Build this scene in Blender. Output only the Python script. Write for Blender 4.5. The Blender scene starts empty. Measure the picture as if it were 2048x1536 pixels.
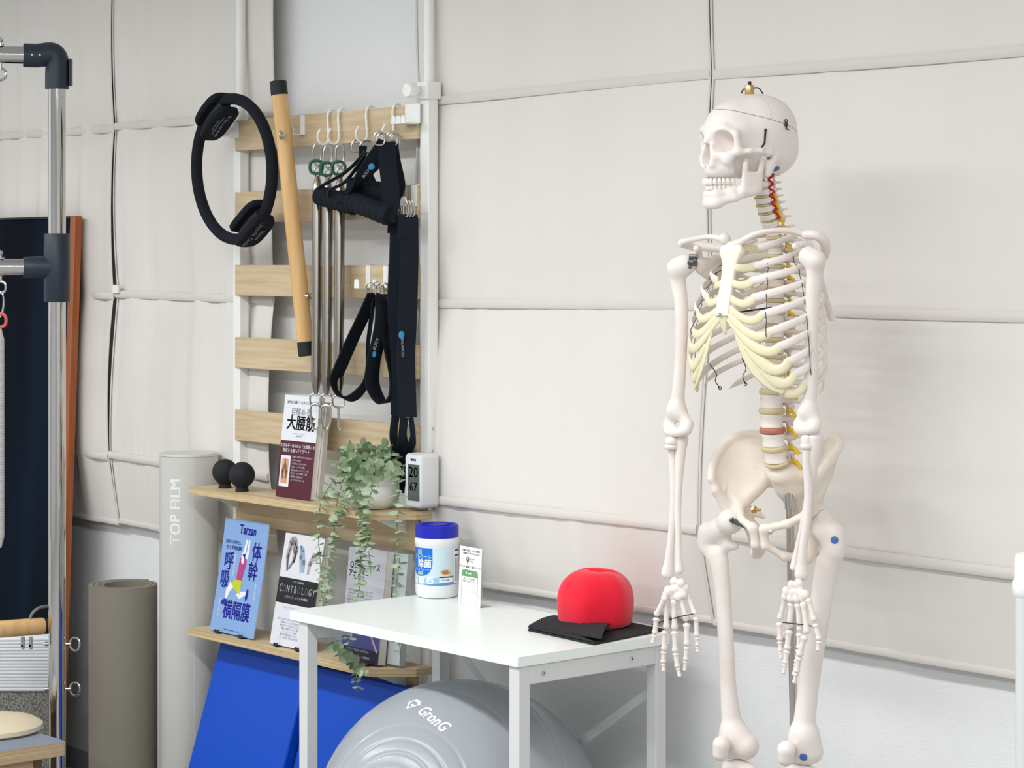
import bpy, bmesh, math, random
import numpy as np
from mathutils import Vector, Matrix

random.seed(7)
rng = np.random.RandomState(11)
PI = math.pi
SC = bpy.context.scene
COL = SC.collection

# ------------------------------------------------------------------ camera
FPX, HX, HY, EYE = 4500.0, 1024.0, 520.0, 1.53      # focal length in px of a 2048 wide frame, horizon row, eye height
CA, SA = 0.65242, 0.75785                            # camera yaw (the wall runs along world x, into the wall is +y)
cam_d = bpy.data.cameras.new('camera')
cam_d.sensor_fit = 'HORIZONTAL'; cam_d.sensor_width = 36.0
cam_d.lens = 36.0 * FPX / 2048.0
cam_d.shift_y = -(768.0 - HY) / 2048.0
cam_d.clip_start = 0.05; cam_d.clip_end = 60
cam = bpy.data.objects.new('camera', cam_d); COL.objects.link(cam)
cam.location = (0, 0, EYE)
cam.rotation_euler = (PI / 2, 0, math.atan2(SA, CA))
SC.camera = cam

# ------------------------------------------------------------------ world, lights, exposure
w = bpy.data.worlds.new('world'); SC.world = w; w.use_nodes = True
w.node_tree.nodes['Background'].inputs[0].default_value = (0.80, 0.86, 0.92, 1)
w.node_tree.nodes['Background'].inputs[1].default_value = 0.3
SC.view_settings.view_transform = 'Standard'
SC.view_settings.look = 'None'
SC.view_settings.gamma = 1.0
SC.view_settings.use_curve_mapping = False
SC.view_settings.exposure = 0.0
SC.cycles.max_bounces = 8
SC.cycles.diffuse_bounces = 5
SC.cycles.use_denoising = True

def area(name, loc, size, power, col=(1, 1, 1), rot=(0, 0, 0)):
    d = bpy.data.lights.new(name, 'AREA'); d.shape = 'RECTANGLE'
    d.size, d.size_y = size; d.energy = power; d.color = col
    o = bpy.data.objects.new(name, d); COL.objects.link(o)
    o.location = loc; o.rotation_euler = rot
    return o
LCOL = (0.97, 0.99, 1.0)
area('ceiling_lamp_light', (-6.0, 1.45, 2.56), (2.4, 0.22), 40, LCOL)
area('ceiling_lamp_light', (-3.3, 1.45, 2.56), (2.4, 0.22), 50, LCOL)
area('ceiling_lamp_light', (-0.6, 1.45, 2.56), (2.4, 0.22), 42, LCOL)
area('ceiling_lamp_light', (-6.0, -0.5, 2.56), (2.4, 0.22), 38, LCOL)
area('ceiling_lamp_light', (-3.3, -0.5, 2.56), (2.4, 0.22), 36, LCOL)
area('ceiling_lamp_light', (-0.6, -0.5, 2.56), (2.4, 0.22), 32, LCOL)

# ------------------------------------------------------------------ pixel helpers (where a thing stands, read off its sight line)
def ray(px, py):
    k = (px - HX) / FPX; m = (HY - py) / FPX
    return Vector((-SA + CA * k, CA + SA * k, m))
def at_n(px, py, n):
    r = ray(px, py); t = n / r.y
    return Vector((r.x * t, n, EYE + r.z * t))
def at_z(px, py, z):
    r = ray(px, py); t = (z - EYE) / r.z
    return Vector((r.x * t, r.y * t, z))
def at_d(px, py, t):
    r = ray(px, py)
    return Vector((r.x * t, r.y * t, EYE + r.z * t))
def at_u(px, py, u):
    r = ray(px, py); t = u / r.x
    return Vector((u, r.y * t, EYE + r.z * t))

# ------------------------------------------------------------------ materials
def lin(c):
    return tuple(((x / 255.0) / 12.92 if x / 255.0 <= 0.04045 else (((x / 255.0) + 0.055) / 1.055) ** 2.4) for x in c)
MATS = {}
def mat(name, rgb, rough=0.5, metal=0.0, spec=0.5, bump=None, noise=None, sss=0.0, trans=0.0, alpha=1.0, coat=0.0, sheen=0.0, ior=1.45):
    """rgb in 0..255 sRGB.  bump=(scale xyz, strength, distance); noise=(scale xyz, rgb2, lo, hi)"""
    if name in MATS: return MATS[name]
    m = bpy.data.materials.new(name); m.use_nodes = True
    nt = m.node_tree; b = nt.nodes['Principled BSDF']
    c = lin(rgb) + (1,)
    b.inputs['Base Color'].default_value = c
    b.inputs['Roughness'].default_value = rough
    b.inputs['Metallic'].default_value = metal
    b.inputs['Specular IOR Level'].default_value = spec
    b.inputs['IOR'].default_value = ior
    if sss:
        b.inputs['Subsurface Weight'].default_value = sss
        b.inputs['Subsurface Radius'].default_value = (0.012, 0.008, 0.005)
        b.inputs['Subsurface Scale'].default_value = 1.0
    if trans: b.inputs['Transmission Weight'].default_value = trans
    if coat: b.inputs['Coat Weight'].default_value = coat; b.inputs['Coat Roughness'].default_value = 0.15
    if sheen: b.inputs['Sheen Weight'].default_value = sheen
    if alpha < 1: b.inputs['Alpha'].default_value = alpha
    if bump or noise:
        tc = nt.nodes.new('ShaderNodeTexCoord')
    def nz(scale, detail=3.0):
        mp = nt.nodes.new('ShaderNodeMapping'); nt.links.new(tc.outputs['Object'], mp.inputs[0])
        mp.inputs['Scale'].default_value = scale if isinstance(scale, (tuple, list)) else (scale,) * 3
        n = nt.nodes.new('ShaderNodeTexNoise'); n.inputs['Scale'].default_value = 1.0
        n.inputs['Detail'].default_value = detail
        nt.links.new(mp.outputs[0], n.inputs['Vector'])
        return n
    if bump:
        n = nz(bump[0]); bp = nt.nodes.new('ShaderNodeBump')
        bp.inputs['Strength'].default_value = bump[1]; bp.inputs['Distance'].default_value = bump[2]
        nt.links.new(n.outputs[0], bp.inputs['Height']); nt.links.new(bp.outputs[0], b.inputs['Normal'])
    if noise:
        n = nz(noise[0], 4.0); r = nt.nodes.new('ShaderNodeValToRGB')
        r.color_ramp.elements[0].position = noise[2]; r.color_ramp.elements[0].color = c
        r.color_ramp.elements[1].position = noise[3]; r.color_ramp.elements[1].color = lin(noise[1]) + (1,)
        nt.links.new(n.outputs[0], r.inputs[0]); nt.links.new(r.outputs[0], b.inputs['Base Color'])
    MATS[name] = m
    return m

M_wall = mat('white_wallpaper', (236, 237, 236), 0.85, bump=((70, 70, 420), 0.35, 0.002), spec=0.2)
M_room = mat('room_paint', (228, 229, 230), 0.9, spec=0.2)
M_floor = mat('floor_vinyl', (150, 150, 150), 0.5, noise=((3, 30, 1), (165, 163, 160), 0.3, 0.7))
M_base = mat('grey_baseboard', (168, 168, 170), 0.6)
M_cloth = mat('blind_cloth', (228, 224, 218), 0.95, spec=0.1, bump=((900, 900, 900), 0.12, 0.001), noise=((3, 3, 0.6), (223, 218, 211), 0.35, 0.7))
M_tape = mat('blind_tape', (218, 212, 206), 0.9, spec=0.1)
M_white = mat('white_enamel', (240, 240, 236), 0.35)
M_grey_en = mat('light_grey_enamel', (214, 215, 214), 0.4)
M_oak = mat('pale_oak', (212, 192, 158), 0.55, noise=((5, 60, 90), (194, 170, 132), 0.35, 0.7), bump=((5, 60, 90), 0.1, 0.001))
M_ply = mat('ply_edge', (210, 188, 148), 0.6, noise=((2, 2, 320), (186, 160, 118), 0.4, 0.6))
M_dowel = mat('maple', (228, 188, 130), 0.4, noise=((50, 50, 5), (212, 166, 106), 0.35, 0.75))
M_black = mat('black_rubber', (24, 26, 30), 0.6)
M_foam = mat('black_foam', (22, 26, 34), 0.85, bump=((500, 500, 500), 0.4, 0.001), spec=0.25)
M_web = mat('navy_webbing', (24, 29, 38), 0.9, spec=0.2, bump=((600, 600, 900), 0.5, 0.001))
M_steel = mat('polished_steel', (205, 203, 200), 0.11, metal=1.0)
M_nickel = mat('nickel_wire', (200, 196, 188), 0.25, metal=1.0)
M_spring = mat('spring_steel', (150, 145, 136), 0.24, metal=1.0)
M_navy = mat('navy_plastic', (38, 47, 60), 0.45)
M_bone = mat('bone_plastic', (238, 229, 223), 0.42, sss=0.08, bump=((90, 90, 60), 0.12, 0.002), noise=((14, 14, 10), (230, 219, 210), 0.4, 0.75))
M_cart = mat('cartilage_plastic', (232, 222, 188), 0.35, sss=0.15)
M_disc = mat('disc_plastic', (206, 192, 150), 0.4, sss=0.1)
M_tooth = mat('tooth_enamel', (240, 234, 226), 0.3, sss=0.05)
M_yel = mat('nerve_yellow', (234, 194, 30), 0.4)
M_red = mat('artery_red', (185, 20, 30), 0.4)
M_dot = mat('blue_dot', (70, 110, 175), 0.5)
M_dk = mat('dark_wire', (60, 58, 56), 0.4, metal=0.8)
M_brass = mat('brass', (205, 175, 120), 0.3, metal=0.9)

# ------------------------------------------------------------------ mesh builder
def cr(points, n):
    """Catmull-Rom through points -> about n samples"""
    P = [Vector(p) for p in points]
    if len(P) == 2: P = [P[0], P[0].lerp(P[1], 1 / 3), P[0].lerp(P[1], 2 / 3), P[1]]
    Q = [P[0] * 2 - P[1]] + P + [P[-1] * 2 - P[-2]]
    out = []; seg = len(P) - 1
    for i in range(n + 1):
        f = i / n * seg; k = min(int(f), seg - 1); t = f - k
        a, b, c, d = Q[k], Q[k + 1], Q[k + 2], Q[k + 3]
        out.append(0.5 * ((2 * b) + (c - a) * t + (2 * a - 5 * b + 4 * c - d) * t * t + (3 * b - a - 3 * c + d) * t ** 3))
    return out
def lerpl(vals, n):
    seg = len(vals) - 1; out = []
    for i in range(n + 1):
        f = i / n * seg; k = min(int(f), seg - 1); t = f - k; t = t
        out.append(vals[k] * (1 - t) + vals[k + 1] * t)
    return out

class MB:
    def __init__(s): s.v = []; s.f = []; s.m = []
    def add(s, verts, faces, mi=0):
        o = len(s.v); s.v += [Vector(v) for v in verts]
        s.f += [tuple(i + o for i in f) for f in faces]; s.m += [mi] * len(faces); return s
    def box(s, a, b, mi=0, M=None):
        (x0, y0, z0), (x1, y1, z1) = a, b
        vs = [Vector(p) for p in ((x0, y0, z0), (x1, y0, z0), (x1, y1, z0), (x0, y1, z0), (x0, y0, z1), (x1, y0, z1), (x1, y1, z1), (x0, y1, z1))]
        if M is not None: vs = [M @ v for v in vs]
        return s.add(vs, [(3, 2, 1, 0), (4, 5, 6, 7), (0, 1, 5, 4), (1, 2, 6, 5), (2, 3, 7, 6), (3, 0, 4, 7)], mi)
    def rings(s, R, mi=0, cap=True, closed=False):
        n = len(R[0]); o = len(s.v)
        vs = [v for r in R for v in r]; fs = []
        L = len(R)
        for i in range(L if closed else L - 1):
            a = i * n; b = ((i + 1) % L) * n
            for j in range(n):
                k = (j + 1) % n
                fs.append((a + j, a + k, b + k, b + j))
        if cap and not closed:
            fs.append(tuple(range(n - 1, -1, -1))); fs.append(tuple((L - 1) * n + j for j in range(n)))
        return s.add(vs, fs, mi)
    def tube(s, pts, r, seg=10, mi=0, closed=False, cap=True, flat=None, N=None, sq=False):
        """r: number or list; flat: (ratio) second radius factor with N the reference normal (thin axis)"""
        P = [Vector(p) for p in pts]; n = len(P)
        rr = r if isinstance(r, (list, tuple)) else [r] * n
        R = []; up = None
        for i in range(n):
            if closed: T = (P[(i + 1) % n] - P[i - 1])
            else: T = P[min(i + 1, n - 1)] - P[max(i - 1, 0)]
            if T.length < 1e-9: T = Vector((0, 0, 1))
            T.normalize()
            if N is not None:
                nn = N[i] if isinstance(N, list) else N
                nn = Vector(nn); nn = nn - T * nn.dot(T)
                if nn.length < 1e-6: nn = T.orthogonal()
                nn.normalize()
            elif up is None: nn = T.orthogonal().normalized()
            else:
                nn = up - T * up.dot(T)
                nn = nn.normalized() if nn.length > 1e-6 else T.orthogonal().normalized()
            up = nn; B = T.cross(nn)
            fl = flat if flat else 1.0
            if isinstance(fl, list): fl = fl[i]
            ring = []
            for j in range(seg):
                a = 2 * PI * (j + (0.5 if sq else 0)) / seg
                c, d = math.cos(a), math.sin(a)
                if sq:
                    c = math.copysign(abs(c) ** 0.35, c); d = math.copysign(abs(d) ** 0.35, d)
                ring.append(P[i] + nn * (rr[i] * fl * c) + B * (rr[i] * d))
            R.append(ring)
        return s.rings(R, mi, cap, closed)
    def lathe(s, prof, M=None, seg=32, mi=0, cap=True):
        M = M or Matrix.Identity(4)
        R = [[M @ Vector((r * math.cos(2 * PI * j / seg), r * math.sin(2 * PI * j / seg), z)) for j in range(seg)] for r, z in prof]
        return s.rings(R, mi, cap)
    def cyl(s, a, b, r, r2=None, seg=20, mi=0):
        return s.tube([a, b], [r, r if r2 is None else r2], seg, mi)
    def ell(s, c, r, M=None, seg=16, rn=10, mi=0):
        c = Vector(c); r = (r,) * 3 if not isinstance(r, (tuple, list)) else r
        R = []
        for i in range(rn + 1):
            a = -PI / 2 + PI * i / rn; z = math.sin(a); q = max(math.cos(a), 0.002)
            R.append([Vector((q * math.cos(2 * PI * j / seg) * r[0], q * math.sin(2 * PI * j / seg) * r[1], z * r[2])) for j in range(seg)])
        R = [[c + (M @ v if M is not None else v) for v in ring] for ring in R]
        return s.rings(R, mi)
    def grid(s, fn, nu, nv, mi=0, thick=0):
        vs = [fn(i / nu, j / nv) for j in range(nv + 1) for i in range(nu + 1)]
        q = nu + 1
        fs = [(j * q + i, j * q + i + 1, (j + 1) * q + i + 1, (j + 1) * q + i) for j in range(nv) for i in range(nu)]
        return s.add(vs, fs, mi)
    def poly(s, pts, M, mi=0):
        return s.add([M @ Vector((p[0], p[1], p[2] if len(p) > 2 else 0)) for p in pts], [tuple(range(len(pts)))], mi)
    def text(s, txt, size, M, mi=0, bold=0.0, align='CENTER', spacing=1.0, xs=1.0, fn=None, shear=0.0, line=1.0, res=2, dice=0):
        cu = bpy.data.curves.new('t', 'FONT'); cu.body = txt; cu.size = size
        cu.align_x = align; cu.align_y = 'CENTER'; cu.space_character = spacing
        cu.resolution_u = res; cu.shear = shear; cu.space_line = line
        o = bpy.data.objects.new('t', cu); COL.objects.link(o)
        dg = bpy.context.evaluated_depsgraph_get(); dg.update()
        me = bpy.data.meshes.new_from_object(o.evaluated_get(dg))
        if dice:
            bm = bmesh.new(); bm.from_mesh(me); bmesh.ops.triangulate(bm, faces=bm.faces[:])
            for _ in range(7):
                L = [e for e in bm.edges if e.calc_length() > dice]
                if not L: break
                bmesh.ops.subdivide_edges(bm, edges=L, cuts=1); bmesh.ops.triangulate(bm, faces=[f for f in bm.faces if len(f.verts) > 3])
            bm.to_mesh(me); bm.free()
        fs = [tuple(p.vertices) for p in me.polygons]
        for ox, oy in ((0, 0),) if not bold else ((bold, bold * .5), (-bold, -bold * .5), (bold, -bold * .5), (-bold, bold * .5)):
            vs = [Vector((v.co.x * xs + ox, v.co.y + oy, 0)) for v in me.vertices]
            s.add([fn(v) if fn else M @ v for v in vs], fs, mi)
        bpy.data.objects.remove(o); bpy.data.curves.remove(cu); bpy.data.meshes.remove(me)
        return s
    def build(s, name, mats, parent=None, smooth=40, bevel=0, world=True, label=None, subsurf=0, solid=0, base=None, flip=False):
        mats = mats if isinstance(mats, (list, tuple)) else [mats]
        me = bpy.data.meshes.new(name)
        vs = s.v
        o = bpy.data.objects.new(name, me); COL.objects.link(o)
        if parent is not None:
            o.parent = parent
            if world:
                R = world_matrix(parent).inverted(); vs = [R @ v for v in vs]
        elif base is not False:
            if base is None:
                xs = [v.x for v in vs]; ys = [v.y for v in vs]; zs = [v.z for v in vs]
                base = Vector(((min(xs) + max(xs)) / 2, (min(ys) + max(ys)) / 2, min(zs)))
            o.location = base; vs = [v - base for v in vs]
        me.from_pydata([tuple(v) for v in vs], [], s.f)
        for m in mats: me.materials.append(m)
        if len(mats) > 1: me.polygons.foreach_set('material_index', s.m)
        if smooth:
            me.polygons.foreach_set('use_smooth', [True] * len(me.polygons))
            me.update()
            me.set_sharp_from_angle(angle=math.radians(smooth))
        me.update()
        if solid:
            md = o.modifiers.new('s', 'SOLIDIFY'); md.thickness = solid; md.offset = 0
        if bevel:
            md = o.modifiers.new('b', 'BEVEL'); md.width = bevel; md.segments = 2; md.limit_method = 'ANGLE'
        if subsurf:
            md = o.modifiers.new('ss', 'SUBSURF'); md.levels = subsurf; md.render_levels = subsurf
        if label: o['label'] = label
        return o

def world_matrix(o):
    M = Matrix.LocRotScale(o.location, o.rotation_euler, o.scale)
    return world_matrix(o.parent) @ M if o.parent else M
def thing(name, label, cat, loc=(0, 0, 0), rotz=0.0, group=None):
    o = bpy.data.objects.new(name, None); COL.objects.link(o)
    o.empty_display_size = 0.05
    o.location = loc; o.rotation_euler = (0, 0, rotz)
    return tag(o, label, cat, group)
def tag(o, label, cat, group=None):
    o['label'] = label; o['category'] = cat
    if group: o['group'] = group
    return o
def struct(o): o['kind'] = 'structure'; return o

# ------------------------------------------------------------------ implicit surfaces -> mesh (surface nets)
def surf(fn, lo, hi, h):
    lo = np.array(lo, float); hi = np.array(hi, float)
    ax = [np.arange(lo[i], hi[i] + h, h) for i in range(3)]
    X, Y, Z = np.meshgrid(*ax, indexing='ij')
    V = fn(X, Y, Z)
    V[0], V[-1] = 1, 1; V[:, 0], V[:, -1] = 1, 1; V[:, :, 0], V[:, :, -1] = 1, 1
    I = V < 0
    nx, ny, nz = (s - 1 for s in V.shape)
    cnt = np.zeros((nx, ny, nz)); acc = np.zeros((3, nx, ny, nz))
    cor = [(i, j, k) for i in (0, 1) for j in (0, 1) for k in (0, 1)]
    def sub(A, c): return A[c[0]:c[0] + nx, c[1]:c[1] + ny, c[2]:c[2] + nz]
    for c in cor:
        for d in range(3):
            if c[d]: continue
            e = list(c); e[d] = 1
            a, b = sub(V, c), sub(V, e)
            x = (a < 0) != (b < 0)
            t = np.where(x, a / np.where(x, a - b, 1), 0)
            cnt += x
            for q in range(3):
                acc[q] += np.where(x, c[q] + (t if q == d else 0), 0)
    act = cnt > 0
    idx = -np.ones(act.shape, int); n = int(act.sum()); idx[act] = np.arange(n)
    g = np.argwhere(act)
    P = (acc[:, act] / cnt[act]).T
    verts = lo + (g + P) * h
    faces = []
    for d in range(3):
        o1, o2 = (d + 1) % 3, (d + 2) % 3
        sl0 = [slice(1, -1)] * 3; sl1 = [slice(1, -1)] * 3
        sl0[d] = slice(0, -1); sl1[d] = slice(1, None)
        a = I[tuple(sl0)]; b = I[tuple(sl1)]
        off = np.array([1, 1, 1]); off[d] = 0
        for flip, mask in ((False, a & ~b), (True, ~a & b)):
            e = np.argwhere(mask) + off
            if not len(e): continue
            def cell(p, q):
                c = e.copy(); c[:, o1] -= p; c[:, o2] -= q
                return idx[c[:, 0], c[:, 1], c[:, 2]]
            quad = np.stack([cell(1, 1), cell(0, 1), cell(0, 0), cell(1, 0)], 1)
            if flip: quad = quad[:, ::-1]
            faces.append(quad)
    faces = np.concatenate(faces)
    return [Vector(v) for v in verts], [tuple(int(i) for i in f) for f in faces]
def smin(a, b, k): 
    h = np.maximum(k - np.abs(a - b), 0) / k
    return np.minimum(a, b) - h * h * k * 0.25
def smax(a, b, k): return -smin(-a, -b, k)
def s_cap(X, Y, Z, a, b, ra, rb=None):
    rb = ra if rb is None else rb
    a = np.array(a, float); b = np.array(b, float); d = b - a; L = float(d @ d) + 1e-12
    t = np.clip(((X - a[0]) * d[0] + (Y - a[1]) * d[1] + (Z - a[2]) * d[2]) / L, 0, 1)
    return np.sqrt((X - a[0] - t * d[0]) ** 2 + (Y - a[1] - t * d[1]) ** 2 + (Z - a[2] - t * d[2]) ** 2) - (ra + (rb - ra) * t)
def s_ell(X, Y, Z, c, r, rot=None):
    x, y, z = X - c[0], Y - c[1], Z - c[2]
    if rot is not None:
        R = np.array(rot)
        x, y, z = R[0][0] * x + R[1][0] * y + R[2][0] * z, R[0][1] * x + R[1][1] * y + R[2][1] * z, R[0][2] * x + R[1][2] * y + R[2][2] * z
    k0 = np.sqrt((x / r[0]) ** 2 + (y / r[1]) ** 2 + (z / r[2]) ** 2) + 1e-9
    k1 = np.sqrt((x / r[0] ** 2) ** 2 + (y / r[1] ** 2) ** 2 + (z / r[2] ** 2) ** 2) + 1e-9
    return k0 * (k0 - 1) / k1
def s_chain(X, Y, Z, pts, rr, k):
    D = None
    if len(pts) > 2:
        q = (len(pts) - 1) * 3; rr = lerpl(list(rr), q); pts = cr(pts, q)
    for i in range(len(pts) - 1):
        d = s_cap(X, Y, Z, pts[i], pts[i + 1], rr[i], rr[i + 1])
        D = d if D is None else np.minimum(D, d)
    return D
# ================================================================== the room
WALL = 3.43
struct(MB().box((-7.6, -3.2, -0.05), (1.6, 3.5, 0)).build('floor', M_floor, smooth=0))
struct(MB().box((-7.6, -3.2, 2.6), (1.6, 3.5, 2.65)).build('ceiling', M_room, smooth=0))
struct(MB().box((-7.6, WALL, 0), (1.6, WALL + 0.1, 2.6)).build('wall_back', M_wall, smooth=0))
struct(MB().box((-7.7, -3.2, 0), (-7.6, 3.5, 2.6)).build('wall_left', M_room, smooth=0))
struct(MB().box((1.6, -3.2, 0), (1.7, 3.5, 2.6)).build('wall_right', M_room, smooth=0))
struct(MB().box((-7.6, -3.3, 0), (1.6, -3.2, 2.6)).build('wall_front', M_room, smooth=0))
struct(MB().box((-7.6, WALL - 0.008, 0), (1.6, WALL, 0.062)).build('baseboard_back', M_base, bevel=0.002))

# roman blinds ------------------------------------------------------
FOLD = (1.915, 1.430, 0.965); HEM = 0.765; TOPZ = 2.45
def blind(u0, u1, amp, ruf, seed, label, slackL=0.0, slackR=0.0):
    rs = np.random.RandomState(seed)
    ph = rs.rand(12) * 6.28; fr = rs.uniform(14, 72, 12); left = u0 < -4.5; aa = rs.uniform(0.3, 1.0, 12)
    root = thing('roman_blind', label, 'blind', ((u0 + u1) / 2, 3.385, HEM), 0, 'cloth roman blinds along the wall')
    B = 3.385; PUSH = 0.020 if u0 < -4.5 else 0.034
    def fold_n(z):
        if z > FOLD[2]:
            tops = (TOPZ,) + FOLD
            for a, b in zip(tops[:-1], tops[1:]):
                if b <= z <= a:
                    t = (z - b) / (a - b); return -0.010 * math.sin(PI * t) ** 0.8 - (PUSH * (1 - t) if b == FOLD[2] else 0)
            return 0
        t = (FOLD[2] - z) / (FOLD[2] - HEM)
        return 0.012 * t ** 1.0 - PUSH * (1 - t)
    def sec_gather(z):
        d = min([abs(z - f) for f in FOLD])
        return math.exp(-d / 0.10)
    W = u1 - u0
    def pt(a, b, off=0.0):
        z = HEM + (TOPZ - HEM) * b; u = u0 + W * a
        # edges draw in a little as the cloth hangs
        u += slackL * (1 - b) * (1 - a) + slackR * (1 - b) * a
        gp = math.exp(-((z - 1.33) / .25) ** 2) * .0045 if left else .0015
        u += gp * max(0, 1 - a * 12) - gp * max(0, 1 - (1 - a) * 12)
        wob = 0
        for i in range(12):
            wob += aa[i] * math.sin(fr[i] * u + ph[i] + 1.2 * math.sin(2.2 * z + ph[i]))
        wob = wob / 4
        r = 0
        g = sec_gather(z)
        r += ruf * g * math.sin(95 * u + 6 * math.sin(17 * u)) * 0.5
        low = 1.0 + (2.2 if (z < FOLD[2] and not left) else 0) * min(1, (FOLD[2] - z) / .08)
        n = B + fold_n(z) + amp * low * wob * (0.55 + 0.45 * math.sin(PI * min(max((z - HEM) / 1.2, 0), 1))) + r - off
        zz = z + 0.004 * math.sin(3.1 * u + ph[0])
        return Vector((u, min(n, 3.424), zz))
    m = MB()
    m.grid(lambda a, b: pt(a, b), int(W / 0.008), 150)
    m.build('cloth', M_cloth, root, smooth=180)
    for z in FOLD:
        b = (z - HEM) / (TOPZ - HEM)
        pts = [pt(i / 60, b, 0.004) for i in range(61)]
        pts = [Vector((p.x, B - 0.004 + fold_n(z) + 0.002 * math.sin(5 * p.x), p.z)) for p in pts]
        MB().tube(pts, 0.0108, 10, N=Vector((0, 1, 0)), flat=0.42).build('batten_sleeve', M_tape, root)
    for a in (0.0, 1.0):
        MB().tube([pt(a, j / 60, 0.003) for j in range(61)], 0.0030, 8, N=Vector((0, 1, 0)), flat=0.5).build('side_hem', M_tape, root)
    pts = [pt(i / 60, 0.004, 0.001) for i in range(61)]
    MB().tube(pts, 0.0080, 10, N=Vector((0, 1, 0)), flat=0.32).build('bottom_hem', M_tape, root)
    MB().box((u0, B - 0.012, TOPZ - 0.01), (u1, 3.429, TOPZ + 0.05)).build('head_rail', M_white, root, bevel=0.003)
    return root
blind(-7.3, -5.694, 0.0145, 0.0030, 3, 'pale roman blind at the far left, partly behind the steel pole and dark panel')
blind(-5.690, -4.885, 0.0145, 0.0032, 5, 'pale pleated roman blind behind the black exercise ring and white shelf post')
blind(-4.275, -3.2875, 0.0020, 0.0, 8, 'smooth pale roman blind between the slatted rack and the skeleton', 0, -0.012)
blind(-3.2815, -1.7, 0.0024, 0.0, 21, 'smooth pale roman blind behind the skeleton, reaching the right edge', -0.012, 0)
# pull strap and cord joiner of the left blinds
p = at_n(232, 578, 3.372)
tag(MB().box(p + Vector((-0.014, -0.004, -0.012)), p + Vector((0.014, 0.004, 0.012))).build('joining_clip', M_white, bevel=0.002),
    'small white clip joining the two left blinds at their second fold', 'clip')
def frame_M(c, ex, ey, ez):
    M = Matrix.Identity(4)
    for i, v in enumerate((ex, ey, ez)):
        for j in range(3): M[j][i] = v[j]
    for j in range(3): M[j][3] = c[j]
    return M
# ================================================================== slatted rack held by two tension poles
RL, RR, RN = -5.0, -4.20, 3.352          # post lines and their depth
RACK = thing('slatted_rack', 'white metal rack with pale wood slats and two shelves, held by tension poles', 'rack', ((RL + RR) / 2, RN, 0))
for x, pz in ((RL, 1.865), (RR, 1.925)):
    MB().box((x - 0.0165, RN - 0.012, 0.0), (x + 0.0165, RN + 0.016, pz)).build('post', M_white, RACK, bevel=0.0015)
    MB().cyl((x, RN + 0.002, pz), (x, RN + 0.002, 2.6), 0.0125, seg=20).build('tension_pole', M_white, RACK)
    cl = MB().box((x - 0.023, RN - 0.022, pz - 0.012), (x + 0.023, RN + 0.022, pz + 0.03)).build('clamp_collar', M_white, RACK, bevel=0.003)
    kn = MB()
    c = Vector((x - 0.006, RN - 0.022, pz + 0.008))
    kn.tube([c, c + Vector((0, -0.014, 0))], 0.008, 12)
    pr = []
    seg = 24
    R = []
    for d, sc in ((0.014, 0.9), (0.017, 1.0), (0.036, 1.0), (0.039, 0.88)):
        R.append([c + Vector((math.cos(2 * PI * j / seg) * 0.0185 * sc * (1 if j % 4 < 2 else 0.93), -d, math.sin(2 * PI * j / seg) * 0.0185 * sc * (1 if j % 4 < 2 else 0.93))) for j in range(seg)])
    kn.rings(R)
    kn.build('knob', M_white, cl)
SLZ = (1.900, 1.7095, 1.517, 1.326, 1.134)
SLN = 3.332                               # front face of the slats
for i, z in enumerate(SLZ):
    MB().box((RL + 0.004, SLN, z - 0.081), (RR - 0.017, SLN + 0.012, z)).build('slat', M_oak, RACK, bevel=0.0015)
# a narrow upright stiffener behind the slats
def shelf(zt, name='shelf'):
    a = 0.0
    f = 3.205; bk = 3.338
    o = [(-5.022, f), (-4.262, f), (-4.245, f + 0.004), (-4.170, 3.292), (-4.168, 3.305), (-4.168, bk), (-5.022, bk)]
    m = MB(); n = len(o)
    vs = [Vector((x, y, zt - 0.018)) for x, y in o] + [Vector((x, y, zt)) for x, y in o]
    m.add(vs, [tuple(range(n - 1, -1, -1))], 0); 
    m.add(vs, [tuple(range(n, 2 * n))], 0)
    m.add(vs, [(i, (i + 1) % n, n + (i + 1) % n, n + i) for i in range(n)], 1)
    sh = m.build('shelf_board', [M_oak, M_ply], RACK, smooth=20)
    for x in (RL + 0.03, RR - 0.055):
        b = MB()
        b.add([(x, 3.335, zt - 0.018), (x, 3.24, zt - 0.018), (x, 3.24, zt - 0.024), (x, 3.335, zt - 0.065),
               (x + 0.003, 3.335, zt - 0.018), (x + 0.003, 3.24, zt - 0.018), (x + 0.003, 3.24, zt - 0.024), (x + 0.003, 3.335, zt - 0.065)],
              [(0, 1, 2, 3), (7, 6, 5, 4), (0, 4, 5, 1), (1, 5, 6, 2), (2, 6, 7, 3), (3, 7, 4, 0)])
        b.build('bracket', M_white, sh)
    MB().box((RL + 0.017, 3.326, zt - 0.100), (RR - 0.017, 3.338, zt - 0.019)).build('slat', M_oak, RACK, bevel=0.0015)
    return sh
SH1, SH2 = 0.935, 0.565
shelf(SH1); shelf(SH2)
MB().box((RL + 0.01, 3.334, 0.30), (RR - 0.01, 3.346, 0.38)).build('slat', M_oak, RACK)
for z in (1.128, 1.075, 0.935, 0.56):
    m = MB(); m.lathe([(0.0042, 0), (0.0042, 0.0012), (0.002, 0.0018)], frame_M(Vector((RR + 0.0165, RN + 0.002, z)), Vector((0, 1, 0)), Vector((0, 0, 1)), Vector((1, 0, 0))), 14); m.build('screw', M_steel, RACK)

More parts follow.
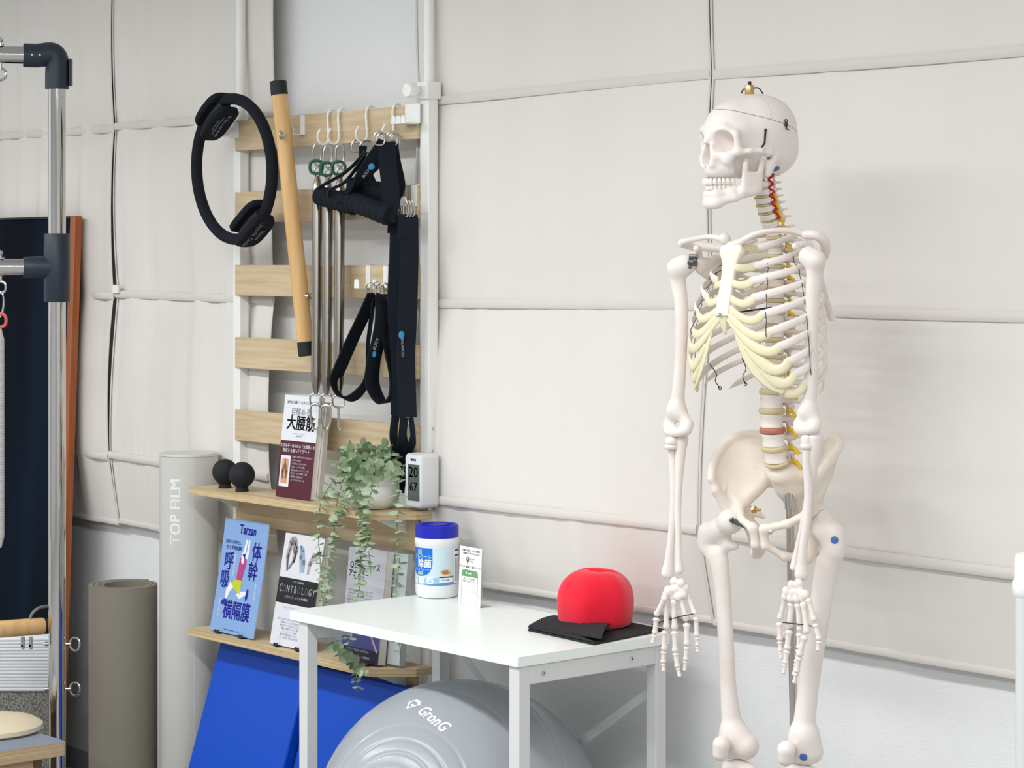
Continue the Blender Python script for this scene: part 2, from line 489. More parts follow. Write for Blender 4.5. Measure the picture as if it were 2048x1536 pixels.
# small hooks ---------------------------------------------------------
def jhook(x, zt, drop, reach, w, label, n=SLN):
    m = MB(); t = 0.0018
    m.box((x - w / 2, n - t, zt - drop + t * .5), (x + w / 2, n - .0001, zt + t * .5))
    m.box((x - w / 2, n - t, zt), (x + w / 2, n + 0.0135, zt + t))
    m.box((x - w / 2 + .0001, n + 0.0126, zt - 0.02), (x + w / 2 - .0001, n + 0.0145, zt + t * .5))
    m.box((x - w / 2 + .0001, n - reach, zt - drop), (x + w / 2 - .0001, n - t * .2, zt - drop + t))
    # rounded upturned tab
    y0, y1 = n - reach - 0.001, n - reach + 0.0025
    prof = [(-w / 2, 0)] + [(w / 2 * math.cos(a), 0.014 + w / 2 * math.sin(a)) for a in [PI - PI * i / 10 for i in range(11)]] + [(w / 2, 0)]
    vs = [Vector((x + a, y0, zt - drop + b)) for a, b in prof] + [Vector((x + a, y1, zt - drop + b)) for a, b in prof]
    q = len(prof)
    m.add(vs, [tuple(range(q)), tuple(range(2 * q - 1, q - 1, -1))] + [(i, q + i, q + (i + 1) % q, (i + 1) % q) for i in range(q)])
    return tag(m.build('slat_hook', M_white, smooth=30), label, 'hook', 'white strip hooks over the slats')
def ux(px, n): return at_n(px, 500, n).x
jhook(ux(606, SLN), SLZ[0], 0.052, 0.038, 0.018, 'white strip hook carrying the wooden bar on the top slat')
jhook(ux(809, SLN), SLZ[1], 0.052, 0.034, 0.019, 'left white strip hook above the long navy straps, second slat')
jhook(ux(829, SLN), SLZ[1], 0.052, 0.034, 0.019, 'right white strip hook above the long navy straps, next to the post')
jhook(ux(737, SLN), SLZ[2], 0.056, 0.036, 0.018, 'empty white strip hook on the third slat, left of its twin')
jhook(ux(772, SLN), SLZ[2], 0.056, 0.036, 0.018, 'white strip hook on the third slat holding the loop straps')
# broad corner bracket with three bumps
x0, x1 = ux(812, SLN), ux(841, SLN)
m = MB(); m.box((x0, SLN - 0.003, SLZ[0] - 0.046), (x1, SLN - 0.0002, SLZ[0] + 0.002))
m.box((x0, SLN - 0.045, SLZ[0] - 0.046), (x1, SLN, SLZ[0] - 0.043))
for i in range(3):
    c = x0 + (x1 - x0) * (i + 0.5) / 3
    pr = [(c - .008, 0)] + [(c + .008 * math.cos(a), .012 + .008 * math.sin(a)) for a in [PI - PI * j / 8 for j in range(9)]] + [(c + .008, 0)]
    q = len(pr); zz = SLZ[0] - .046
    m.add([Vector((a, SLN - .046, zz + b)) for a, b in pr] + [Vector((a, SLN - .0435, zz + b)) for a, b in pr], [tuple(range(q)), tuple(range(2 * q - 1, q - 1, -1))] + [(j, q + j, q + (j + 1) % q, (j + 1) % q) for j in range(q)])
m.box((x0 + 0.0002, SLN - 0.0028, SLZ[0] + 0.0001), (x1 - .0002, SLN + 0.014, SLZ[0] + 0.003))
tag(m.build('corner_hook', M_white, smooth=30), 'empty white corner bracket with three bumps at the right end of the top slat', 'hook')

def shook(px, label, dz=0.0):
    n = SLN; x = ux(px, n); zt = SLZ[0]
    P = [(x + 0.004, n + 0.017, zt - 0.012), (x + 0.002, n + 0.014, zt + 0.001), (x + 0.001, n + 0.004, zt + 0.0075), (x, n - 0.005, zt + 0.001), (x - 0.002, n - 0.007, zt - 0.015),
         (x + 0.002, n - 0.008, zt - 0.045), (x + 0.004, n - 0.009, zt - 0.068), (x, n - 0.014, zt - 0.080), (x - 0.004, n - 0.026, zt - 0.080),
         (x - 0.006, n - 0.034, zt - 0.068), (x - 0.004, n - 0.035, zt - 0.055), (x - 0.002, n - 0.031, zt - 0.046)]
    m = MB(); pts = cr(P, 48); m.tube(pts, 0.0032, 10)
    m.ell(pts[-1], 0.0042, seg=10, rn=6)
    tag(m.build('wire_hook', M_white), label, 'hook', 'white wire hooks on the top slat')
    return Vector((x - 0.001, n - 0.020, zt - 0.081))
HK = [shook(661, 'leftmost white wire hook on the top slat, holding a steel spring'),
      shook(682, 'second white wire hook from the left, holding steel springs'),
      shook(738, 'white wire hook holding the thin corded handle'),
      shook(791, 'rightmost white wire hook, holding the wide navy handle straps')]

# ------------------------------------------------------------------ springs
def loop(m, c, w, h, r, ax=Vector((1, 0, 0)), up=Vector((0, 0, 1)), seg=28, mi=0, pinch=0.0, rs=8):
    pts = []
    for i in range(seg):
        a = 2 * PI * i / seg
        sx = math.cos(a); sz = math.sin(a)
        ww = w / 2 * (1 + pinch * sz)
        pts.append(c + ax * (ww * math.copysign(abs(sx) ** 0.8, sx)) + up * (h / 2 * math.copysign(abs(sz) ** 0.8, sz)))
    m.tube(pts, r, rs, mi, closed=True)
def spring(px, ytop, ybot, n, label, kind, tail):
    a = at_n(px, ytop, n); b = at_n(px - 3, ybot, n - 0.034)
    root = thing('exercise_spring', label, 'spring', b, 0, 'steel springs hanging on the rack')
    L = (a - b).length; R0 = 0.0130
    turns = int(L / 0.0034); prof = []
    for i in range(turns * 2 + 1):
        t = i / (turns * 2); d = min(t, 1 - t) * L
        rr = R0 * min(1, 0.42 + 0.58 * math.sin(min(d / 0.045, 1) * PI / 2))
        prof.append((rr * (1.0 if i % 2 else 0.955), t * L))
    m = MB(); ring = []
    D = (a - b).normalized()
    q = D.orthogonal().normalized(); s2 = D.cross(q)
    R = [[b + D * z + q * (r * math.cos(2 * PI * j / 14)) + s2 * (r * math.sin(2 * PI * j / 14)) for j in range(14)] for r, z in prof]
    m.rings(R)
    m.build('coil', M_spring, root, smooth=60)
    ax = Vector((CA, SA, 0))
    # top: ring, green washer ring, snap hook
    t = MB(); loop(t, a + Vector((0, 0, 0.010)), 0.016, 0.022, 0.0022, ax); t.build('end_ring', M_nickel, root)
    t = MB(); loop(t, a + Vector((0, -0.004, 0.022)), 0.032, 0.032, 0.0038, ax, seg=24); t.build('green_ring', mat('green_ring', (42, 92, 72), 0.5), root)
    t = MB(); loop(t, a + Vector((0, 0, 0.052)), 0.020, 0.054, 0.0024, ax, pinch=0.25); t.build('snap_hook', M_nickel, root)
    t = MB(); loop(t, b + Vector((0, 0, -0.013)), 0.030, 0.030, 0.0024, ax); t.build('end_ring', M_nickel, root)
    if tail == 'snap':
        t = MB(); loop(t, b + Vector((0, -0.002, -0.055)), 0.024, 0.062, 0.0028, ax, pinch=0.3)
        t.build('snap_hook', M_nickel, root)
    else:
        t = MB(); t.tube(cr([b + Vector((0, 0, -0.030)), b + Vector((0, 0, -0.06)), b + Vector((0, 0, -0.078))], 10), [0.0032] * 5 + [0.0028] * 6, 8)
        t.tube(cr([b + Vector((0, 0, -0.075)), b + ax * 0.004 + Vector((0, 0, -0.082)), b + ax * 0.008 + Vector((0, 0, -0.076))], 8), 0.0026, 8)
        t.build('screw_hook', M_nickel, root)
    return root
spring(635, 352, 788, 3.285, 'steel spring hanging on the rack, nearest the wooden bar', 0, 'snap')
spring(656, 356, 790, 3.292, 'steel spring in the middle of the three on the rack', 0, 'snap')
spring(680, 354, 792, 3.302, 'steel spring nearest the black loops, with a plain screw hook below', 0, 'hook')

# ------------------------------------------------------------------ wooden roll-down bar
a = at_n(556, 162, 3.262); b = at_n(614, 712, 3.300)
D = (b - a).normalized(); L = (b - a).length
root = thing('wooden_bar', 'round wooden exercise bar with black end caps hanging slanted on the rack', 'bar', b)
MB().cyl(a + D * 0.02, b - D * 0.02, 0.0205, seg=28).build('rod', M_dowel, root)
MB().tube([a, a + D * 0.002, a + D * 0.036], [0.019, 0.0215, 0.0215], 28).build('end_cap', M_black, root)
MB().tube([b - D * 0.036, b - D * 0.002, b], [0.0215, 0.0215, 0.019], 28).build('end_cap', M_black, root)
for py in (272, 593):
    t = (py - 162) / 550.0
    c = a.lerp(b, t); e = Vector((0.55, -0.55, 0)).normalized() * 0.021 if py < 400 else Vector((0.9, 0.3, 0)).normalized() * 0.021
    m = MB(); m.cyl(c + e * 0.9, c + e * 1.35, 0.009, seg=16)
    m.cyl(c + e * 1.3, c + e * 1.7, 0.003, seg=10)
    loop(m, c + e * 2.1, 0.020, 0.020, 0.0024, e.normalized(), Vector((0, 0, 1)))
    m.build('eye_bolt', M_nickel, root)
# ================================================================== black exercise ring
def frame_M(c, ex, ey, ez):
    M = Matrix.Identity(4)
    for i, v in enumerate((ex, ey, ez)):
        for j in range(3): M[j][i] = v[j]
    for j in range(3): M[j][3] = c[j]
    return M
M_print = mat('grey_print', (150, 156, 160), 0.6)
M_blueprint = mat('blue_emblem', (40, 130, 175), 0.6)
c0 = at_n(467, 338, 3.255)
al = math.radians(0)
ex = Vector((math.cos(al), math.sin(al), 0)); ez = Vector((0, 0, 1)); ey = ez.cross(ex)
# tilt the ring in its own plane: pads lie on the axis from upper left to lower right
root = thing('exercise_ring', 'black foam covered exercise ring hanging on the left post knob', 'exercise ring', c0 - Vector((0, 0, 0.19)))
RX, RZ = 0.180, 0.182
pts = []
for i in range(72):
    t = 2 * PI * i / 72
    pts.append(c0 + ex * (RX * 0.97 * math.cos(t) + 0.012 * math.sin(t) * -1) + ez * (RZ * math.sin(t)))
MB().tube(pts, 0.0150, 14, closed=True).build('hoop', M_foam, root)
def pad(cx, cz, ang, txt, nm):
    """pad: a pair of rounded plates, inside and outside the hoop, on a block"""
    r = math.hypot(cx, cz); d = (ex * cx + ez * cz).normalized()
    tan = ey.cross(d).normalized()
    t2 = (tan * math.cos(ang) + d * math.sin(ang))
    d2 = t2.cross(ey).normalized()
    if d2.dot(d) < 0: d2 = -d2
    c = c0 + ex * cx + ez * cz
    p = None
    for off, Lh, Wd in ((0.023, 0.066, 0.036), (-0.023, 0.066, 0.036)):
        m = MB(); R = []
        prof = [(0.0, 0.90), (0.004, 1.0), (0.014, 1.0), (0.018, 0.92)]
        for h, s_ in prof:
            ring = []
            for j in range(36):
                a = 2 * PI * j / 36
                ca, sa = math.cos(a), math.sin(a)
                x = math.copysign(abs(ca) ** 0.6, ca) * Lh * s_; y = math.copysign(abs(sa) ** 0.6, sa) * Wd * s_
                bend = -0.10 * (x / Lh) ** 2 * Lh
                o = off + (h - 0.009) + bend * (1 if off > 0 else 1) * 0.6
                ring.append(c + d2 * o + t2 * x + ey * y)
            R.append(ring)
        m.rings(R)
        o_ = m.build('grip_pad', M_foam, root)
        if p is None: p = o_
    m = MB()
    m.tube([c - t2 * 0.050, c - t2 * 0.02, c + t2 * 0.02, c + t2 * 0.050], [0.016, 0.020, 0.020, 0.016], 12)
    m.build('grip_core', M_black, root)
    return c, d2, t2
pA = pad(-0.080, 0.142, 0.10, '', 'a')
pB = pad(0.086, -0.145, 0.05, '', 'b')
# lettering on the plate faces that look towards the right
def pad_print(c, d2, t2, sgn, txt):
    xd = t2 if t2.z < 0 else -t2
    f = d2 * sgn; yd = f.cross(xd)
    m = MB()
    for dy, t, s_ in txt:
        base = c + f * 0.0332 + yd * dy
        m.text(t, s_, None, 0, bold=0.0003, fn=lambda v: base + xd * v.x + yd * v.y - d2 * (0.10 * v.x ** 2 / 0.060 * 0.6))
    m.build('lettering', M_print, root, label='pale lettering printed on the grip pad')
pad_print(pA[0], pA[1], pA[2], -1, [(0.006, 'Ⓑ Balanced Body', 0.0125), (-0.008, 'PILATES ULTRA-FIT CIRCLE', 0.0060), (-0.016, 'STAY BALANCED', 0.0055)])
pad_print(pB[0], pB[1], pB[2], 1, [(0.010, 'Pilates', 0.0165), (-0.009, 'Ultra-Fit Circle', 0.0175)])

# ================================================================== handles and straps
AX = Vector((CA, SA, 0))                                  # a direction square to the sight line
def ribbon(m, pts, w, t, wd, n=40, mi=0, closed=False):
    """flat band: wd = width direction, or a list of them along the path"""
    P = cr(pts, n) if not closed else pts
    k = len(P)
    wl = [Vector(wd)] * k if not isinstance(wd, list) else cr([Vector(x) for x in wd], k - 1)
    R = []
    for i in range(k):
        T = (P[(i + 1) % k] - P[i - 1]) if closed else (P[min(i + 1, k - 1)] - P[max(i - 1, 0)])
        T.normalize()
        W = (wl[i] - T * wl[i].dot(T)).normalized(); N = T.cross(W)
        ww = w if not isinstance(w, list) else w[0] + (w[-1] - w[0]) * i / (k - 1)
        R.append([P[i] + W * (a * ww / 2) + N * (b * t / 2) for a, b in ((-1, -0.5), (-0.94, -1), (0.94, -1), (1, -0.5), (1, 0.5), (0.94, 1), (-0.94, 1), (-1, 0.5))])
    return m.rings(R, mi, closed=closed)
def dring(c, w=0.034, h=0.03, ax=AX, r=0.0024, parent=None):
    m = MB(); pts = []
    for i in range(24):
        a = 2 * PI * i / 24
        x = math.cos(a); z = math.sin(a)
        pts.append(c + ax * (w / 2 * math.copysign(abs(x) ** 0.75, x)) + Vector((0, 0, h / 2 * (z if z > 0 else -abs(z) ** 0.6))))
    m.tube(pts, r, 8, closed=True)
    return m.build('metal_ring', M_nickel, parent)
def grip_mb(a, b, r, ribs=7, hollow=True):
    m = MB(); D = (b - a); L = D.length; D.normalize(); q = D.orthogonal().normalized(); s2 = D.cross(q)
    R = []
    n = ribs * 8
    prof = []
    if hollow: prof += [(0.0095, L * 0.35 * 0 + 0.03), (0.0095, 0.001), (0.0115, 0.0)]
    for i in range(n + 1):
        t = i / n
        prof.append((r * (1 - 0.07 * abs(math.cos(PI * ribs * t))) * (0.94 if t in (0, 1) else 1), t * L))
    if hollow: prof += [(0.0115, L), (0.0095, L - 0.001), (0.0095, L - 0.03)]
    R = [[a + D * z + q * (rr * math.cos(2 * PI * j / 20)) + s2 * (rr * math.sin(2 * PI * j / 20)) for j in range(20)] for rr, z in prof]
    return m.rings(R)

# thin-corded handle on the third wire hook
h = HK[2]
root = thing('cable_handle', 'black foam grip handle with thin cords hanging on the third wire hook', 'handle', h - Vector((0, 0, 0.15)))
g0, g1 = at_n(636, 390, 3.258), at_n(712, 412, 3.288)
grip_mb(g0, g1, 0.025, 7).build('foam_grip', M_foam, root)
dring(h + Vector((-0.006, -0.006, -0.010)), parent=root); dring(h + Vector((0.012, 0.006, -0.012)), parent=root)
for (tx, ty), (bx, by), mid in (((730, 300), (637, 384), (690, 345)), ((733, 304), (657, 390), (692, 362))):
    m = MB()
    ribbon(m, [at_n(tx, ty, 3.27), at_n(tx - 8, ty + 14, 3.265), at_n(mid[0], mid[1], 3.26), at_n(bx + 4, by - 10, 3.25), at_n(bx, by + 4, 3.245)], 0.009, 0.0028, Vector((0.3, -0.6, 0.5)))
    m.build('cord', M_black, root)
m = MB(); ribbon(m, [at_n(728, 292, 3.272), at_n(722, 322, 3.272), at_n(718, 345, 3.272)], 0.016, 0.004, AX); m.build('strap', M_web, root)
m = MB(); ribbon(m, [at_n(724, 292, 3.28), at_n(728, 330, 3.28), at_n(744, 360, 3.28), at_n(752, 392, 3.28)], 0.016, 0.004, AX); m.build('strap', M_web, root)

# two wide strap handles on the fourth hook
def wide_handle(label, top, gl, gr, n0, side, off, emblem):
    root = thing('strap_handle', label, 'handle', at_n(gl[0], gl[1], n0) - Vector((0, 0, 0.03)), 0, 'wide strap handles on the rightmost wire hook')
    a, b = at_n(gl[0], gl[1], n0 - 0.02), at_n(gr[0], gr[1], n0 + 0.0)
    grip_mb(a, b, 0.0255, 7).build('foam_grip', M_foam, root)
    t = at_n(top[0], top[1], n0)
    for dx in (-0.009, 0.011): dring(t + AX * dx + Vector((0, dx * 0.6, 0.012)), 0.026, 0.032, parent=root)
    D = (b - a).normalized()
    m = MB()
    N = Vector((0.25, -0.6, 0.2))
    nrm = AX * 1.0
    # left limb down to the near end of the grip, then the right limb
    ribbon(m, [t + Vector((0, 0, 0.004)), t.lerp(a, 0.25) + Vector((0, -0.004, 0)), t.lerp(a, 0.65) + Vector((0, -0.006, 0)), a + Vector((0, -0.004, 0.018)), a + D * 0.004 + Vector((0, -0.012, -0.005))],
           [0.034, 0.050], 0.006, [AX * 0.9 + Vector((0, 0, 0.3))] * 2 + [AX * 0.7 + Vector((0, 0, 0.7))] * 2)
    ribbon(m, [t + Vector((0, 0.004, 0.004)), t.lerp(b, 0.3) + Vector((0, 0.004, 0)), t.lerp(b, 0.75) + AX * 0.006, b - D * 0.004 + Vector((0, 0, 0.01)), b - D * 0.006 + Vector((0, -0.004, -0.014))],
           0.042, 0.006, AX)
    mats = [M_web]
    if emblem:
        c = at_n(emblem[0], emblem[1], n0 - 0.036)
        f = -Vector((-SA, CA, 0)); 
        m.ell(c, (0.0075, 0.0012, 0.0075), M=Matrix.Rotation(math.atan2(SA, CA), 3, 'Z'), mi=1)
        xd = (AX * 0.62 + Vector((0, 0, 0.78))).normalized(); nn = Vector((SA, -CA, 0)); yd = nn.cross(xd)
        m.text('BODY', 0.010, frame_M(at_n(emblem[0] - 10, emblem[1] + 13, n0 - 0.038), xd, yd, nn), 2, bold=0.0003)
        mats = [M_web, M_blueprint, M_print]
    m.build('strap', mats, root)
    return root
wide_handle('wide navy strap handle whose ribbed grip hangs behind its twin', (776, 290), (716, 374), (792, 392), 3.298, 1, 0, None)
wide_handle('wide navy strap handle with a round blue emblem, in front of its twin', (770, 287), (700, 400), (780, 432), 3.258, 1, 0, (743, 333))

# fuzzy loops on the third slat
def teardrop(label, top, pts, n0, w, wd, em=None):
    root = thing('foot_loop', label, 'strap', at_n(pts[len(pts) // 2][0], 800, n0) - Vector((0, 0, 0.0)), 0, 'black loop straps on the third slat')
    for dx in (-0.006, 0.006): dring(at_n(top[0], top[1], n0) + AX * dx, 0.020, 0.032, parent=root)
    P = [at_n(x, y, n0 + dn) for x, y, dn in pts]
    m = MB(); ribbon(m, P, w, 0.005, wd, 80)
    mats = [M_web]
    if em:
        nn = Vector((SA, -CA, 0))
        m.ell(at_n(em[0], em[1], n0 - 0.040), (0.005, 0.0012, 0.008), M=Matrix.Rotation(math.atan2(SA, CA), 3, 'Z'), mi=1)
        xd = (AX * 0.30 + Vector((0, 0, 0.95))).normalized(); yd = nn.cross(xd)
        m.text('BODY', 0.011, frame_M(at_n(em[0] + 4, em[1] - 20, n0 - 0.041), xd, yd, nn), 2, bold=0.0003)
        mats += [M_blueprint, M_print]
    m.build('band', mats, root)
    m = MB(); t = [at_n(top[0], top[1] + 8, n0), at_n(top[0], top[1] + 30, n0), at_n(pts[0][0], pts[0][1] + 14, n0 - 0.002)]
    ribbon(m, t, 0.024, 0.009, AX, 10); m.build('stitched_tab', M_web, root)
    return root
teardrop('left black loop strap on the third slat, its band opened wide', (746, 577),
         [(746, 590, -0.004), (728, 630, -0.018), (708, 672, -0.026), (686, 722, -0.030), (672, 760, -0.026), (680, 790, -0.016), (704, 796, 0.004), (728, 770, 0.016), (735, 735, 0.016), (736, 690, 0.010), (742, 640, 0.004), (748, 594, 0.0)], 3.283, 0.044,
         [Vector((0.25, -1, 0.15))] * 3 + [Vector((0.4, -0.8, 0.25))] * 2 + [Vector((0.6, -0.6, 0))] * 3)
m = MB()
teardrop('right black loop strap on the third slat, a narrower drop with a blue emblem', (764, 580),
         [(765, 596, -0.004), (764, 640, -0.016), (756, 684, -0.026), (746, 730, -0.030), (746, 772, -0.024), (764, 803, -0.008), (784, 794, 0.008), (787, 755, 0.014), (778, 705, 0.010), (770, 660, 0.004), (766, 600, 0.0)], 3.290, 0.054,
         [Vector((0.3, -1, 0.0))] * 3 + [Vector((0.5, -0.8, 0))] * 3, (748, 708))

# long straps at the right
def longstrap(label, xs, ytop, ybot, n0, w, low, em=None):
    root = thing('long_strap', label, 'strap', at_n(xs[-1][0], 985, n0), 0, 'long navy straps hanging at the right of the rack')
    t = at_n(xs[0][0], ytop, n0)
    k = 3
    for i in range(k): dring(t + AX * ((i - 1) * 0.007) + Vector((0, 0, 0.012)), 0.020, 0.036, Vector((SA, -CA, 0)) * 0.5 + AX * 0.6, parent=root)
    P = [at_n(x, y, n0 + 0.003 * math.sin(y * 0.02)) for x, y in xs]
    m = MB(); ribbon(m, P, w, 0.007, [AX + Vector((0, -0.25, 0)), AX, AX + Vector((0, 0.25, 0)), AX], 60)
    ribbon(m, [P[0] + Vector((0, -0.004, 0.006)), P[0].lerp(P[1], 0.4) + Vector((0, -0.006, 0))], w * 1.06, 0.005, AX, 8)
    mats = [M_web]
    if em:
        nn = Vector((SA, -CA, 0)); c = at_n(em[0], em[1], n0 - 0.015)
        m.ell(c, (0.0068, 0.0012, 0.0095), M=Matrix.Rotation(math.atan2(SA, CA), 3, 'Z'), mi=1)
        xd = Vector((0.06, 0, -1)).normalized(); yd = nn.cross(xd)
        m.text('BALANCED', 0.0085, frame_M(at_n(em[0] + 2, em[1] + 25, n0 - 0.0155), xd, yd, nn), 2, bold=0.0003)
        mats += [M_blueprint, M_print]
    m.build('band', mats, root)
    m = MB()
    b = P[-1]
    for s_ in (-1, 1):
        q = [b + AX * (s_ * 0.008), b + AX * (s_ * 0.013) + Vector((0, 0, -0.05)), at_n(low[0] + 3, (ybot + low[1]) / 2, 3.316) + AX * (s_ * 0.011), at_n(low[0], low[1], 3.318) + AX * (s_ * 0.004)]
        ribbon(m, q, 0.020, 0.004, AX * 0.7 + Vector((0.0, -s_ * 0.6, 0)), 24)
    m.build('thin_loop', M_web, root)
longstrap('long navy strap hanging at the back, its edge showing left of the other', [(797, 432), (795, 520), (791, 620), (798, 720), (798, 830)], 425, 840, 3.302, 0.040, (800, 985))
longstrap('long navy strap in front by the white post, with a round blue emblem', [(818, 434), (818, 540), (815, 640), (812, 720), (815, 835)], 428, 840, 3.284, 0.044, (806, 968), (803, 670))
# ================================================================== things on the shelves
for px, py, lb in ((450, 944, 'left one of the two black massage balls on the upper shelf'), (484, 950, 'right one of the two black massage balls, nearer the front of the shelf')):
    n = 3.262 if px < 460 else 3.248
    p = at_n(px, py, n); r = 0.0335
    p.z = SH1 + 0.009 + r
    m = MB(); m.lathe([(r * 0.50, SH1 - p.z + 0.0003), (r * 0.52, SH1 - p.z + 0.003), (r * 0.42, SH1 - p.z + 0.012)], Matrix.Translation(p), 20)
    m.ell(p, r, seg=32, rn=20)
    tag(m.build('massage_ball', mat('black_ball', (22, 25, 30), 0.75, bump=(900, 0.4, 0.001)), base=Vector((p.x, p.y, SH1))), lb, 'massage ball', 'black massage balls')

M_paper = mat('page_paper', (228, 222, 210), 0.9)
M_cov = {}
def cm(name, rgb, rough=0.45): return mat(name, rgb, rough, spec=0.35)
def leaning(name, label, cat, px, n, zb, wdt, hgt, lean, thick, mats, art, yaw=0.0, curl=0.0, kind='book', group=None, bw=None):
    """a leaning book or magazine. px: column of its lower left front corner. art(m, fn): draws with fn((s,t)) in metres on the cover"""
    b0 = at_n(px, 1000, n); b0.z = zb
    th = math.asin(lean / hgt)
    up = Vector((0, math.sin(th), math.cos(th))); rt = Vector((math.cos(yaw), math.sin(yaw), 0)); 
    up = (up - rt * up.dot(rt)).normalized(); nn = rt.cross(up)           # faces the room
    root = thing(name, label, cat, b0, 0, group)
    def P(s_, t_, d=0.0):
        d = d * .35 if 0 < d < .002 else d
        c = curl * ((t_ / hgt - 0.5) ** 2 - 0.25) if curl else 0
        return b0 + rt * s_ + up * t_ + nn * (d + c)
    def front(m, s0, t0, s1, t1, mi, d=0.0004):
        nr = 12 if curl else 1
        for k in range(nr):
            a, b = t0 + (t1 - t0) * k / nr, t0 + (t1 - t0) * (k + 1) / nr
            m.add([P(s0, a, d), P(s1, a, d), P(s1, b, d), P(s0, b, d)], [(0, 1, 2, 3)], mi)
    cv = MB()
    # boards / block
    nr = 14 if curl else 1
    def slab(m, s0, s1, d0, d1, mi, t0=0, t1=None):
        t1 = hgt if t1 is None else t1
        R = []
        for k in range(nr + 1):
            t = t0 + (t1 - t0) * k / nr
            R.append([P(s0, t, d0), P(s1, t, d0), P(s1, t, d1), P(s0, t, d1)])
        m.rings(R, mi)
    e = 0.0004
    slab(cv, 0, wdt, -e, 0, 0)
    if thick > 0.004:
        slab(cv, 0, wdt, -thick, -thick + e, 0)
        slab(cv, 0, 0.0006, -thick, 0, 0)
        pg = MB(); slab(pg, 0.001, wdt - 0.002, -thick + e, -e, 0, 0.0015, hgt - 0.0015)
    else:
        pg = MB(); slab(pg, 0.0005, wdt - 0.0008, -thick, -e, 0, 0.0008, hgt - 0.0008)
    def T(m, txt, size, s_, t_, mi, **k):
        m.text(txt, size, None, mi, fn=lambda v: P(s_ + v.x, t_ + v.y, 0.0011), **k)
    def PL(m, pts, mi, d=0.0008):
        m.add([P(a, b, d) for a, b in pts], [tuple(range(len(pts)))], mi)
    art(cv, front, T, PL)
    cv.build('cover', mats, root, smooth=30)
    pg.build('pages', M_paper, root, smooth=30)
    return root, P, rt, up, nn
def blob(cx, cy, rx, ry, n=20, rot=0.0):
    return [(cx + rx * math.cos(2 * PI * i / n) * math.cos(rot) - ry * math.sin(2 * PI * i / n) * math.sin(rot),
             cy + rx * math.cos(2 * PI * i / n) * math.sin(rot) + ry * math.sin(2 * PI * i / n) * math.cos(rot)) for i in range(n)]
def limb(pts, ws):
    """outline of a tapering bent limb as a list of quads"""
    out = []
    for i in range(len(pts) - 1):
        (x0, y0), (x1, y1) = pts[i], pts[i + 1]
        L = math.hypot(x1 - x0, y1 - y0) or 1; nx, ny = -(y1 - y0) / L, (x1 - x0) / L
        out.append([(x0 + nx * ws[i], y0 + ny * ws[i]), (x0 - nx * ws[i], y0 - ny * ws[i]), (x1 - nx * ws[i + 1], y1 - ny * ws[i + 1]), (x1 + nx * ws[i + 1], y1 + ny * ws[i + 1])])
        if i: out.append(blob(x0, y0, ws[i], ws[i], 12))
    return out
def stand(P, wdt, hgt, thick, name, parent_label):
    """low easel under a leaning book"""
    m = MB()
    for a, b in ((0.25, 0.32), (0.68, 0.75)):
        pass
# ---- maroon and white book on the upper shelf
W, H = 0.150, 0.256
def art(m, F, T, PL):
    F(m, 0, 0, W, H * 0.555, 1)
    T(m, '20代から鍛えておきたい身心の改善', 0.0085, W * .54, H * .93, 2, bold=0.0001)
    T(m, '目醒める!', 0.0210, W * .52, H * .835, 3)
    T(m, '大腰筋', 0.0400, W * .53, H * .722, 2, bold=0.0010, xs=1.02)
    T(m, 'サイキック・マッスル', 0.0050, W * .5, H * .625, 3); T(m, '大腰筋研究会', 0.0045, W * .5, H * .603, 3)
    T(m, 'エネルギーあふれる「大腰筋」を', 0.0098, W * .50, H * .505, 0, bold=0.0004)
    T(m, '探求する旅へナビゲート', 0.0105, W * .47, H * .458, 0, bold=0.0004)
    F(m, W * .055, H * .105, W * .335, H * .41, 0, 0.0008)
    F(m, W * .10, H * .135, W * .29, H * .375, 4, 0.0012)
    PL(m, blob(W * .195, H * .33, W * .018, H * .05), 5, 0.0016)
    for q in limb([(W * .19, H * .33), (W * .14, H * .25), (W * .155, H * .18)], [0.003, 0.005, 0.003]): PL(m, q, 5, 0.0016)
    for q in limb([(W * .20, H * .33), (W * .25, H * .25), (W * .235, H * .18)], [0.003, 0.005, 0.003]): PL(m, q, 5, 0.0016)
    for i, t in enumerate(('意識的に健康な身体を作る筋肉とは', '古代からの知恵。', 'どの筋肉よりも中心にあり', '力強く、しなやかに働く', '健康的な歩行とバランス、呼吸', '整え方、セルフ調整法、姿勢', '腰痛改善、運動能力を', 'アップさせるための一冊')):
        T(m, t, 0.0054, W * .375, H * (.40 - .032 * i), 0, align='LEFT', bold=0.00008)
root, P, rt, up, nn = leaning('book', 'white and maroon book with large black title standing beside the potted plant', 'book', 551, 3.243, SH1 + 0.001, W, H, 0.030, 0.015,
        [cm('cover_white', (226, 228, 232)), cm('cover_maroon', (82, 24, 44)), cm('ink_black', (20, 20, 24)), cm('ink_grey', (120, 122, 128)), cm('skin_print', (205, 160, 130)), cm('muscle_print', (140, 95, 62))], art)
# second thin book behind it
b = P(0.004, 0, -0.018)
m = MB()
R = []
for t in (0.0, 0.245):
    R.append([P(0.012, t, -0.030), P(0.158, t, -0.030), P(0.158, t, -0.0165), P(0.012, t, -0.0165)])
m.rings(R)
bb = m.build('book', cm('cover_pale', (205, 200, 192)), smooth=30)
tag(bb, 'thin pale book standing directly behind the maroon and white book', 'book')

